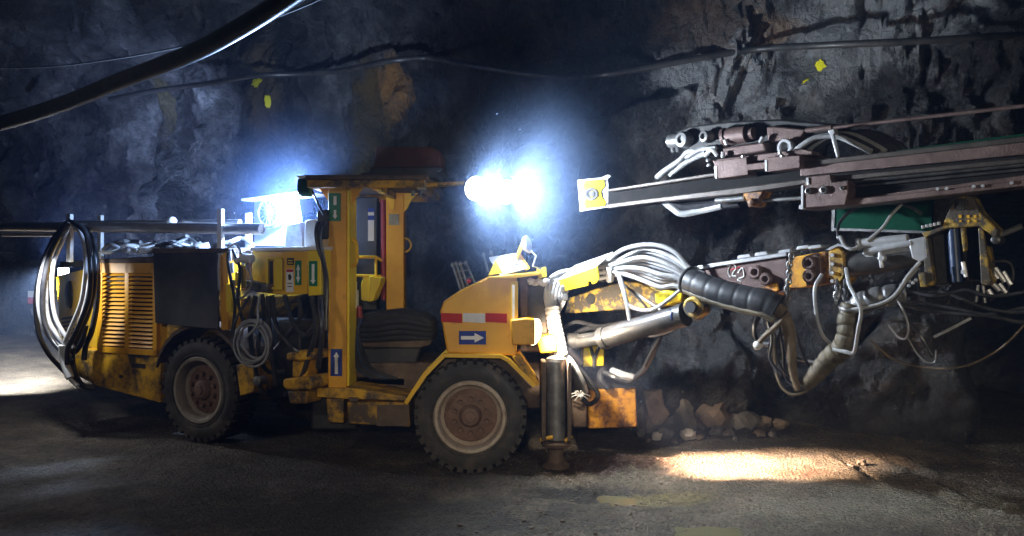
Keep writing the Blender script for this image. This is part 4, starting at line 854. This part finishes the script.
def rng(a, b, st):
    n = max(1, round((b-a)/st)); return [a+(b-a)*i/n for i in range(n+1)]

def stains_and_lit_spots(nt, tc, base, lst):
    """blotches of another colour at given spots: (centre, radius, colour, strength)"""
    N, L = nt.nodes, nt.links
    nz = N.new('ShaderNodeTexNoise'); nz.inputs['Scale'].default_value = 2.2; nz.inputs['Detail'].default_value = 8; nz.inputs['Roughness'].default_value = .7; L.new(tc, nz.inputs['Vector'])
    for c, sc, col, k in lst:
        su = N.new('ShaderNodeVectorMath'); su.operation = 'SUBTRACT'; L.new(tc, su.inputs[0]); su.inputs[1].default_value = c
        mu = N.new('ShaderNodeVectorMath'); mu.operation = 'DIVIDE'; L.new(su.outputs[0], mu.inputs[0]); mu.inputs[1].default_value = sc
        le = N.new('ShaderNodeVectorMath'); le.operation = 'LENGTH'; L.new(mu.outputs[0], le.inputs[0])
        ad = N.new('ShaderNodeMath'); ad.operation = 'MULTIPLY_ADD'; L.new(nz.outputs['Fac'], ad.inputs[0]); ad.inputs[1].default_value = 3.2; L.new(le.outputs['Value'], ad.inputs[2])
        mr = N.new('ShaderNodeMapRange'); mr.inputs['From Min'].default_value = 2.7; mr.inputs['From Max'].default_value = 2.2; mr.inputs['To Min'].default_value = 0; mr.inputs['To Max'].default_value = k; L.new(ad.outputs[0], mr.inputs['Value'])
        mx = N.new('ShaderNodeMix'); mx.data_type = 'RGBA'; L.new(mr.outputs['Result'], mx.inputs['Factor']); L.new(base, mx.inputs[6]); mx.inputs[7].default_value = (*col, 1); base = mx.outputs[2]
    return base

def earth_mat():
    m = mat('wet_gravelly_dirt', [(.062, .049, .034), (.135, .108, .076), (.235, .195, .14)], .75, 0, 1.6, 0, lo=.3, hi=.72)
    nt = m.node_tree; N = nt.nodes; L = nt.links; b = N['Principled BSDF']; g = N.new('ShaderNodeNewGeometry').outputs['Position']
    src = b.inputs['Base Color'].links[0].from_socket
    out = stains_and_lit_spots(nt, g, src, [((1.3, 9.55, .1), (.9, .42, .6), (.085, .04, .025), .9), ((2.9, 9.25, .05), (.5, .16, .4), (.12, .05, .03), .8), ((.75, 8.5, .0), (.7, .3, .5), (.035, .03, .025), .9), ((1.4, 8.3, 0), (.5, .25, .5), (.20, .16, .06), .7), ((-1.5, 7.6, .0), (2.2, .9, 1), (.05, .045, .035), .8), ((3.4, 8.0, .0), (1.6, .5, .5), (.22, .21, .15), .5)])
    # grit speckle
    vo = N.new('ShaderNodeTexVoronoi'); vo.inputs['Scale'].default_value = 38; L.new(g, vo.inputs['Vector'])
    hs = N.new('ShaderNodeMapRange'); hs.inputs['From Min'].default_value = 0; hs.inputs['From Max'].default_value = 1; hs.inputs['To Min'].default_value = .45; hs.inputs['To Max'].default_value = 1.5
    L.new(vo.outputs['Color'], hs.inputs['Value'])
    mx = N.new('ShaderNodeMix'); mx.data_type = 'RGBA'; mx.blend_type = 'MULTIPLY'; mx.inputs['Factor'].default_value = .8; L.new(out, mx.inputs[6]); L.new(hs.outputs['Result'], mx.inputs[7]); L.new(mx.outputs[2], b.inputs['Base Color'])
    n3 = N.new('ShaderNodeTexNoise'); n3.inputs['Scale'].default_value = 16; n3.inputs['Detail'].default_value = 9; n3.inputs['Roughness'].default_value = .72; L.new(g, n3.inputs['Vector'])
    ad = N.new('ShaderNodeMath'); ad.operation = 'MULTIPLY_ADD'; L.new(vo.outputs['Distance'], ad.inputs[0]); ad.inputs[1].default_value = -.5; L.new(n3.outputs['Fac'], ad.inputs[2])
    bp = N.new('ShaderNodeBump'); bp.inputs['Strength'].default_value = 1.0; bp.inputs['Distance'].default_value = .09; L.new(ad.outputs[0], bp.inputs['Height']); L.new(bp.outputs['Normal'], b.inputs['Normal'])
    rr = N.new('ShaderNodeMapRange'); rr.inputs['To Min'].default_value = .45; rr.inputs['To Max'].default_value = .95; L.new(n3.outputs['Fac'], rr.inputs['Value']); L.new(rr.outputs['Result'], b.inputs['Roughness'])
    return m
EAR = earth_mat()
xs = rng(-24, -7, .4)[:-1]+rng(-7, 7, .045)+rng(7, 14, .4)[1:]
ys = rng(-8, 4, .5)[:-1]+rng(4, 11.9, .045)+rng(11.9, 27, .35)[1:]
grid('floor', xs, ys, EAR)

# ================================================================== ROCK WALL AND ROOF
WP = [(-26, 27.5), (-17, 24.6), (-12.5, 22.6), (-9, 19.6), (-6, 16.6), (-3.2, 14.4), (-.5, 12.9), (1.2, 12.0), (2.4, 11.75), (3.5, 11.75), (4.2, 11.15), (4.9, 10.75), (5.6, 10.5), (6.6, 10.2), (8, 9.7), (11, 8.6)]
wc = catmull([V((x, y, 0)) for x, y in WP], 60)
ul = [0]
for i in range(1, len(wc)): ul.append(ul[-1]+(wc[i]-wc[i-1]).length)
def along(s):
    lo, hi = 0, len(ul)-1
    while hi-lo > 1:
        mid = (lo+hi)//2
        if ul[mid] <= s: lo = mid
        else: hi = mid
    t = (s-ul[lo])/(ul[hi]-ul[lo]); p = wc[lo].lerp(wc[hi], t); d = (wc[hi]-wc[lo]).normalized()
    return p, V((d.y, -d.x, 0))
def facet(p, sc, amp, slope):
    q = V((p.x*sc[0], p.y*sc[1], p.z*sc[2])); d, pts = noise.voronoi(q); c = pts[0]; h = noise.noise_vector(c*9.3+V((3.1, 7.7, 1.9)))
    w = ss(0, .22, d[1]-d[0])
    return amp*(w*(h.x*1.4+slope*(q-c).dot(V((h.y, h.z, h.x)))*2)-(1-w)*.35)
def rock_disp(p):
    q = p+.25*noise.noise_vector(p*.7)
    d = .55*noise.noise(p*.22)+.30*noise.noise(p*.5+V((5, 1, 0)))
    lf = ss(1.5, -2.5, p.x)                                           # steep joints on the left, slanting slabs on the right
    d += facet(q, (.55, .55, .33), .34, 1.2)
    if lf > 0: d += lf*(facet(q, (1.0, 1.0, .2), .34, 1.1)+facet(q, (2.6, 2.6, .6), .13, 1.1))
    if lf < 1:
        c_, s_ = .62, .78
        rot = V((q.x*c_+q.z*s_, q.y, q.z*c_-q.x*s_))
        d += (1-lf)*(facet(rot, (.75, .9, 1.7), .24, 1.2)+facet(rot, (1.7, 2.2, 4.2), .10, 1.2))
    d += facet(q, (4.2, 4.2, 3), .085, 1.2)+facet(q, (8.5, 8.5, 6), .04, 1.2)
    d += .06*noise.fractal(q*2.3, .9, 2.1, 4)
    return d
HW, RC = 4.6, 2.6      # springing height, roof curve radius
vl = [0, .15]+rng(.3, HW, .038)+[HW+RC*PI/2*k/45 for k in range(1, 46)]
def prof(v):           # offset towards the viewer, height, normal
    if v <= HW: return .10*(v/HW)**2, v-.25, (1, 0)
    t = (v-HW)/RC
    return .10+RC*(1-math.cos(t)), HW-.25+RC*math.sin(t), (math.cos(t), -math.sin(t))
sm = ul[-1]
sl = []; s_ = 0
while s_ < sm:
    p, _ = along(s_); sl.append(s_); s_ += .10 if p.x < -7 else (.036 if p.x < 6.5 else .15)
vs = []
for v in vl:
    off, z, (nx, nz) = prof(v)
    for s_ in sl:
        p, n = along(s_)
        q = p+n*off+V((0, 0, z)); nn_ = n*nx+V((0, 0, nz))
        d = rock_disp(q)*ss(0, .8, v)*1.0
        if p.x > 5.2:                                                # a cross-cut opens low at the far right
            k = ss(5.3, 6.1, p.x+.25*noise.noise(q*1.1))*ss(3.5, 2.7, z+.3*noise.noise(q*.9)); d -= 4.5*k
        vs.append(q+nn_*d)
n = len(sl)
fs = [(j*n+i, j*n+i+1, (j+1)*n+i+1, (j+1)*n+i) for j in range(len(vl)-1) for i in range(n-1)]

from mathutils.bvhtree import BVHTree
wt = BVHTree.FromPolygons(vs, fs)
def on_wall(px, py, lift=.03):
    d = V(((px-CX)/F, 1, (HY-py)/F)).normalized(); h = wt.ray_cast(V((0, 0, H)), d)
    if h[0] is None: return P(px, py, 11), V((0, -1, 0))
    nrm = h[1] if h[1].dot(d) < 0 else -h[1]
    return h[0]-d*lift, nrm

def rock_mat():
    m = mat('wet_dark_rock', [(.007, .007, .0075), (.028, .027, .027), (.10, .097, .095), (.30, .295, .29)], .55, 0, .9, 0, detail=12, lo=.33, hi=.70)
    nt = m.node_tree; N = nt.nodes; L = nt.links; b = N['Principled BSDF']; g = N.new('ShaderNodeNewGeometry').outputs['Position']
    src = b.inputs['Base Color'].links[0].from_socket
    och, brn, lit_gry, dk = (.34, .17, .05), (.10, .055, .028), (.46, .465, .47), (.02, .02, .022)  # the pale grey is smoother rock plus flood light put into the colour
    def W(px, py, d): return tuple(on_wall(px, py, 0)[0])
    out = stains_and_lit_spots(nt, g, src, [(W(385, 88, 14.2), (.42, .9, .5), och, 1), (W(370, 120, 14.5), (.35, 1.2, 1.2), (.10, .075, .03), .8), (W(480, 100, 13), (.5, 1.5, 2.0), (.08, .058, .04), .6), (W(730, 70, 11.4), (.9, 1, .8), lit_gry, .8), (W(880, 25, 10.6), (1.4, 1, .7), lit_gry, .7), (W(700, 25, 11.5), (.7, 1, .45), brn, .8), (W(770, 28, 11.4), (.35, 1, .25), och, .6), (W(265, 95, 16.5), (.3, 1.5, .8), (.16, .12, .035), .8), (W(165, 105, 18.5), (.35, 2, .7), (.14, .11, .04), .7), (W(268, 130, 16.5), (.35, 1.5, 1.6), (.12, .09, .07), .6), (W(560, 60, 12.2), (.9, 1, .6), brn, .6), (W(740, 340, 11.3), (1.2, 1, .9), (.13, .13, .13), .7), (W(940, 380, 10.6), (.9, 1, .8), (.10, .097, .09), .6)])
    mp = N.new('ShaderNodeMapping'); mp.inputs['Rotation'].default_value = (.3, .5, .2); mp.inputs['Scale'].default_value = (1, 1, .55); L.new(g, mp.inputs['Vector'])
    vo = N.new('ShaderNodeTexVoronoi'); vo.feature = 'DISTANCE_TO_EDGE'; vo.inputs['Scale'].default_value = 1.5
    dz = N.new('ShaderNodeTexNoise'); dz.inputs['Scale'].default_value = 2.5; dz.inputs['Detail'].default_value = 6; L.new(g, dz.inputs['Vector'])
    av = N.new('ShaderNodeVectorMath'); av.operation = 'MULTIPLY_ADD'; L.new(dz.outputs['Color'], av.inputs[0]); av.inputs[1].default_value = (.8, .8, .8); L.new(mp.outputs['Vector'], av.inputs[2]); L.new(av.outputs[0], vo.inputs['Vector'])
    ck = N.new('ShaderNodeMapRange'); ck.inputs['From Max'].default_value = .02; ck.inputs['To Min'].default_value = .7; ck.inputs['To Max'].default_value = 1; L.new(vo.outputs['Distance'], ck.inputs['Value'])
    mx = N.new('ShaderNodeMix'); mx.data_type = 'RGBA'; mx.blend_type = 'MULTIPLY'; mx.inputs['Factor'].default_value = 1; L.new(out, mx.inputs[6]); L.new(ck.outputs['Result'], mx.inputs[7]); L.new(mx.outputs[2], b.inputs['Base Color'])
    n3 = N.new('ShaderNodeTexNoise'); n3.inputs['Scale'].default_value = 5; n3.inputs['Detail'].default_value = 11; n3.inputs['Roughness'].default_value = .68; L.new(g, n3.inputs['Vector'])
    ad = N.new('ShaderNodeMath'); ad.operation = 'MULTIPLY_ADD'; L.new(ck.outputs['Result'], ad.inputs[0]); ad.inputs[1].default_value = .25; L.new(n3.outputs['Fac'], ad.inputs[2])
    bp = N.new('ShaderNodeBump'); bp.inputs['Strength'].default_value = 1.0; bp.inputs['Distance'].default_value = .26; L.new(ad.outputs[0], bp.inputs['Height']); L.new(bp.outputs['Normal'], b.inputs['Normal'])
    rr = N.new('ShaderNodeMapRange'); rr.inputs['From Min'].default_value = .3; rr.inputs['From Max'].default_value = .7; rr.inputs['To Min'].default_value = .26; rr.inputs['To Max'].default_value = .7; L.new(n3.outputs['Fac'], rr.inputs['Value']); L.new(rr.outputs['Result'], b.inputs['Roughness'])
    return m
ROC = rock_mat()
me = bpy.data.meshes.new('wall_back'); me.from_pydata(vs, [], fs); me.polygons.foreach_set('use_smooth', [True]*len(me.polygons)); me.set_sharp_from_angle(angle=math.radians(50)); me.materials.append(ROC)
wo = bpy.data.objects.new('wall_back', me); COL.objects.link(wo); wo['kind'] = 'structure'
# roof from the top of the curved wall back over the viewer
top = [vs[(len(vl)-1)*n+i] for i in range(0, n, 6)]
rv, k_ = list(top), len(top)
for j in range(1, 40):
    t = j/39
    for i, p in enumerate(top):
        q = V((p.x*(1-t)+(p.x*.75)*t, p.y*(1-t)+(-8)*t, p.z)); rv.append(q+V((0, 0, .5*noise.noise(q*.5)+.2*noise.noise(q*1.4)))*ss(0, .1, t))
rfz = [(j*k_+i, j*k_+i+1, (j+1)*k_+i+1, (j+1)*k_+i) for j in range(39) for i in range(k_-1)]
me = bpy.data.meshes.new('ceiling'); me.from_pydata(rv, [], rfz); me.materials.append(ROC)
ce = bpy.data.objects.new('ceiling', me); COL.objects.link(ce); ce['kind'] = 'structure'

# ------------------------------------------------------------------ cables, pipe, markers
def line_thing(name, m, r, pts, label, cat, n=12):
    mb = MB(); mb.tube(catmull(pts, 10), r, n); o = build(mb, name, m); tag(o, label, cat); return o
line_thing('hanging_pipe', HBK, .068, [P(-160, 152, 9.6), P(-60, 138, 9), P(0, 123.5, 8.4), P(60, 105, 7.9), P(120, 81, 7.4), P(190, 54, 6.8), P(240, 28, 6.3), P(288, -2, 5.8), P(340, -40, 5.3), P(420, -120, 4.8)], 'thick black pipe slanting across the upper left corner under the roof', 'pipe', 20)
line_thing('thin_wire', HWH, .010, [P(-60, 65, 11), P(0, 68, 10.6), P(50, 66.5, 10.2), P(100, 61, 9.8), P(160, 51, 9.3), P(215, 38, 8.8), P(300, 8, 8.2), P(380, -30, 7.8)], 'thin pale wire strung above the thick black pipe', 'wire', 8)
cpts = []
for x, y in ((110, 99), (152, 91), (205, 84), (254, 76), (300, 74), (345, 70), (390, 61), (430, 58), (470, 65), (520, 73), (560, 76.5), (600, 75), (650, 67), (700, 58), (760, 49), (830, 45), (900, 42), (970, 38), (1024, 35), (1090, 32)):
    d = on_wall(x, y)[0].y; cpts.append((x, y, d))
ds = [c_[2] for c_ in cpts]
cs = []
for i, (x, y, d) in enumerate(cpts):
    dm = min(ds[max(0, i-1):i+2])-.12; cs.append(P(x, y, dm))
line_thing('wall_cable', DST, .042, cs, 'dark cable sagging along the rock wall from the thick pipe to the right edge', 'cable', 10)
def marker(px, py, s, seed, label):
    p, nrm = on_wall(px, py, .02)
    x = nrm.cross(V((0, 0, 1))).normalized(); z = x.cross(nrm); M = Matrix((x, nrm, z)).transposed()
    mb = MB(); mb.blob(p, (s[0], .018, s[1]), seed, .55, 3, M, 2.4)
    o = build(mb, 'paint_mark', YMK); tag(o, label, 'paint mark'); return o
marker(819, 66, (.085, .07), 3, 'bright yellow paint blotch on the rock below the cable, the larger upper one')
marker(806, 81, (.06, .04), 5, 'small yellow paint dab just below the bright yellow blotch on the rock')
marker(257, 82, (.06, .14), 8, 'yellow streak on the rock wall under the sagging cable')
marker(268, 101, (.045, .10), 9, 'short yellow streak lower than its neighbour on the rock wall')
p, nrm = on_wall(31, 298, .05)
x = nrm.cross(V((0, 0, 1))).normalized(); M = Matrix((x, nrm, V((0, 0, 1)))).transposed()
rm = empty('reflector_marker', p-V((0, 0, .14))); tag(rm, 'small red and white reflector marker on the far wall behind the hose loops', 'marker')
mb = MB(); mb.box(p-V((0, 0, .06)), (.14, .03, .16), M); build(mb, 'red_half', RED, rm)
mb = MB(); mb.box(p+V((0, 0, .1)), (.14, .03, .16), M); build(mb, 'white_half', WHP, rm)

# ------------------------------------------------------------------ rocks at the foot of the wall
def rocks_mat(nm, c): return mat(nm, c, .8, 0, 6, .5, 25, lo=.3, hi=.7)
RK = [rocks_mat('broken_rock', [(.08, .075, .07), (.19, .17, .155)]), rocks_mat('brown_broken_rock', [(.11, .08, .06), (.22, .17, .13)]), rocks_mat('pale_broken_rock', [(.42, .38, .36), (.58, .54, .50)])]
def rock(px, base, d, w, h, m, seed, label, group=None):
    p = P(px, base, d); g = gz(p.x, p.y); sx = w*d/F/2; sz = h*d/F/2
    mb = MB(); mb.blob((p.x, p.y, g+sz*.82), (sx, sx*.85, sz), seed, .3, 2, Matrix.Rotation(seed, 3, 'Z'), 1.5)
    o = build(mb, 'loose_rock', m, None, 0, True, 22); tag(o, label, 'rock', group); return o
rock(652, 425, 11.3, 34, 44, RK[1], 1, 'large brown rock next to the rusty front bumper')
rock(683, 424, 11.35, 26, 46, RK[0], 2, 'tall grey slab of rock leaning on the wall behind the pale chip')
rock(712, 426, 11.3, 42, 34, RK[1], 3, 'broad flat-topped rock at the foot of the wall, widest of the heap')
rock(689, 428, 10.95, 18, 13, RK[2], 4, 'whitish chip of rock in front of the rubble heap')
rock(745, 428, 11.3, 30, 22, RK[0], 5, 'low dark rock at the end of the rubble heap below the hanging hoses')
rock(665, 429, 11.0, 15, 12, RK[0], 6, 'small grey rock before the large brown rock by the bumper')
rock(657, 429, 10.9, 12, 9, RK[2], 7, 'small pale stone lying beside the rusty front bumper')
for k, (x, y, d, w, h) in enumerate(((640, 429, 11.0, 12, 9), (700, 428, 10.95, 10, 7), (728, 429, 11.0, 12, 9), (760, 430, 11.05, 14, 9), (772, 431, 11.0, 9, 7), (675, 430, 10.8, 8, 6), (735, 431, 10.85, 7, 5), (648, 431, 10.8, 7, 5))):
    rock(x, y, d, w, h, RK[k % 2], 20+k, 'fist-sized stone at the front edge of the rubble heap under the rock wall', 'small stones of the rubble heap')
for k, (x, y, d, w, h) in enumerate(((668, 420, 11.5, 24, 26), (697, 421, 11.45, 20, 24), (730, 424, 11.4, 26, 24), (762, 427, 11.35, 20, 14), (640, 421, 11.45, 22, 28), (780, 429, 11.3, 18, 11), (716, 428, 11.05, 14, 10))):
    rock(x, y, d, w, h, RK[k % 2], 60+k, 'brownish angular rock wedged among the others in the rubble heap under the rock wall', 'middling rocks of the rubble heap')
rock(862, 466, 9.6, 10, 7, RK[1], 41, 'reddish clod of mud on the bright dirt under the boom end', None)
rock(850, 467, 9.55, 13, 6, RK[1], 42, 'flat dark clod next to the reddish one on the bright dirt', None)
# pebbles: beyond counting
mb = MB(); random.seed(5)
for k in range(1300):
    if k % 3: x, y = random.gauss(.9, 1.1), random.uniform(7.0, 10.4)
    else: x, y = random.uniform(-5, 5.5), random.uniform(5.5, 10.5)
    s_ = random.uniform(.005, .014)*(1.8 if random.random() < .05 else 1)
    mb.blob((x, y, gz(x, y)+s_*.3), (s_, s_*random.uniform(.6, 1), s_*.7), k, .3, 1)
gv = build(mb, 'gravel', RK[1], None, 0, True, 30); tag(gv, 'loose pebbles and mud crumbs strewn over the dirt floor around the front wheel', 'gravel', None, 'stuff')
# puddles
def water():
    m = bpy.data.materials.new('muddy_water'); m.use_nodes = True; b = m.node_tree.nodes['Principled BSDF']
    b.inputs['Base Color'].default_value = (.13, .115, .065, 1); b.inputs['Roughness'].default_value = .08; b.inputs['IOR'].default_value = 1.33; return m
WAT = water()
def puddle(cx_, cy_, rx, ry, z, seed, label):
    A = []
    for k in range(48):
        t = 2*PI*k/48; r = 1+.35*noise.noise(V((math.cos(t)*1.3, math.sin(t)*1.3, seed)))
        A.append(V((cx_+rx*r*math.cos(t), cy_+ry*r*math.sin(t), z)))
    mb = MB(); mb.prism(A, [p-V((0, 0, .03)) for p in A]); o = build(mb, 'puddle', WAT); tag(o, label, 'puddle')
puddle(1.15, 8.42, .62, .24, gz(1.15, 8.42)+.012, 2.0, 'murky yellowish puddle in the mud in front of the jack leg')
puddle(1.75, 7.38, .95, .36, gz(1.75, 7.38)+.015, 5.0, 'greenish muddy puddle at the bottom edge, nearest the viewer')

# ================================================================== LIGHT
def spot(name, loc, target, power, col, deg, blend=.5, size=.05):
    l = bpy.data.lights.new(name, 'SPOT'); l.energy = power; l.color = col; l.spot_size = math.radians(deg); l.spot_blend = blend; l.shadow_soft_size = size
    o = bpy.data.objects.new(name, l); COL.objects.link(o); o.location = loc; o.rotation_euler = (V(target)-V(loc)).to_track_quat('-Z', 'Y').to_euler(); return o
def point(name, loc, power, col, size=.05):
    l = bpy.data.lights.new(name, 'POINT'); l.energy = power; l.color = col; l.shadow_soft_size = size
    o = bpy.data.objects.new(name, l); COL.objects.link(o); o.location = loc; return o
COOL, WARM = (.72, .84, 1.0), (1.0, .74, .45)
c, d = LC1; spot('flood_beam', c+d*.06, c+d*.06+V((.9, -.5, -.2)), 640, COOL, 168, .6, .06)
c, d = LC2; spot('flood_beam', c+d*.06, c+d*.06+V((1, -.12, -.02)), 800, COOL, 168, .6, .06)
c, d = LR; point('work_beam', c+d*.12+V((0, 0, .06)), 520, (.36, .56, 1), .06)
p = rc(57, 285, .1)+V((-.13, -.05, .2)); p2 = rc(52, 280, .5)+V((-.1, -.12, .15)); spot('coil_fill', p2, p2+V((.15, .35, -.9)), 75, (.86, .92, 1), 172, .5, .08)  # the wide spot is a fill set off the rear lamp to light the hose coil
spot('rear_far_beam', p, (-9.5, 16.0, -.3), 13000, (.88, .93, 1), 54, 1, .08)
h0 = hc+V((.88, -.45, -.15)).normalized()*.08
q_ = FR.pt(299, 184, -.75); spot('upper_wall_fill', q_, (-3.4, 14.5, 4.9), 520, (.55, .70, 1), 92, 1, .05)  # spot added near the side housing to brighten the upper left wall
spot('left_wall_fill', p+V((0, 0, .2)), (-6.5, 18, 4.0), 2600, (.36, .52, 1), 80, 1, .08)  # blue fill added to bring out the left wall
spot('headlamp_beam', h0, (2.15, 9.55, .05), 17000, (1.0, .68, .46), 36, 1, .05)
spot('rubble_fill', V((.42, 9.28, 1.42)), V((1.6, 10.3, .6)), 170, (1, .86, .66), 160, .7, .05)  # fill added with no fixture, lights the rubble and ground by the bumper
spot('right_floor_fill', (3.4, -1.0, 3.2), (3.7, 7.6, -.2), 900, (1, .9, .7), 58, .9, .35)  # unseen fill added behind the camera for the right-hand floor
spot('hood_fill', (-.4, .2, 2.5), (-.5, 9.2, 1.5), 620, (1, .88, .68), 29, 1, .1)  # unseen fill added beside the camera to brighten the hood's near side
spot('left_side_fill', (-5.5, 2.0, 4.4), (-2.9, 9.2, .2), 330, (1, .9, .8), 56, 1, .3)  # unseen fill added at upper left for the rear side and floor

GLOW_HAZE = .125
w = bpy.data.worlds.new('mine_air'); S.world = w; w.use_nodes = True
nt = w.node_tree; bg = nt.nodes['Background']; bg.inputs['Color'].default_value = (.05, .10, .22, 1); bg.inputs['Strength'].default_value = .004
N, L = nt.nodes, nt.links
vs_ = N.new('ShaderNodeVolumeScatter'); vs_.inputs['Color'].default_value = (.38, .56, 1.0, 1); vs_.inputs['Anisotropy'].default_value = .1
# thin dust everywhere, thickened around the lamps to give them a glow
gp_ = N.new('ShaderNodeNewGeometry').outputs['Position']; tot = None
for c_, r_, k_ in (((LC1[0]+LC2[0])/2+V((.0, -.05, 0)), 1.0, GLOW_HAZE), (LR[0], .9, GLOW_HAZE*.7)):
    su = N.new('ShaderNodeVectorMath'); su.operation = 'DISTANCE'; L.new(gp_, su.inputs[0]); su.inputs[1].default_value = c_
    mr = N.new('ShaderNodeMapRange'); mr.interpolation_type = 'SMOOTHERSTEP'; mr.inputs['From Min'].default_value = 0; mr.inputs['From Max'].default_value = r_*1.6; mr.inputs['To Min'].default_value = k_; mr.inputs['To Max'].default_value = 0; L.new(su.outputs['Value'], mr.inputs['Value'])
    ad = N.new('ShaderNodeMath'); ad.operation = 'ADD'; L.new(mr.outputs['Result'], ad.inputs[0])
    if tot is None: ad.inputs[1].default_value = .0026
    else: L.new(tot, ad.inputs[1])
    tot = ad.outputs[0]
L.new(tot, vs_.inputs['Density'])
L.new(vs_.outputs['Volume'], N['World Output'].inputs['Volume'])
w.cycles.volume_step_size = .35

# ================================================================== CAMERA
cam = bpy.data.cameras.new('camera'); co = bpy.data.objects.new('camera', cam); COL.objects.link(co)
co.location = (0, 0, H); co.rotation_euler = (PI/2, 0, 0); cam.sensor_width = 36; cam.lens = F/1024*36; cam.shift_y = -6/1024; cam.clip_end = 200
S.camera = co
S.view_settings.view_transform = 'Standard'; S.view_settings.look = 'None'; S.view_settings.gamma = 1; S.view_settings.use_curve_mapping = False; S.view_settings.exposure = 0
S.cycles.use_denoising = True; S.cycles.max_bounces = 6; S.cycles.volume_bounces = 0; S.cycles.sample_clamp_indirect = 3
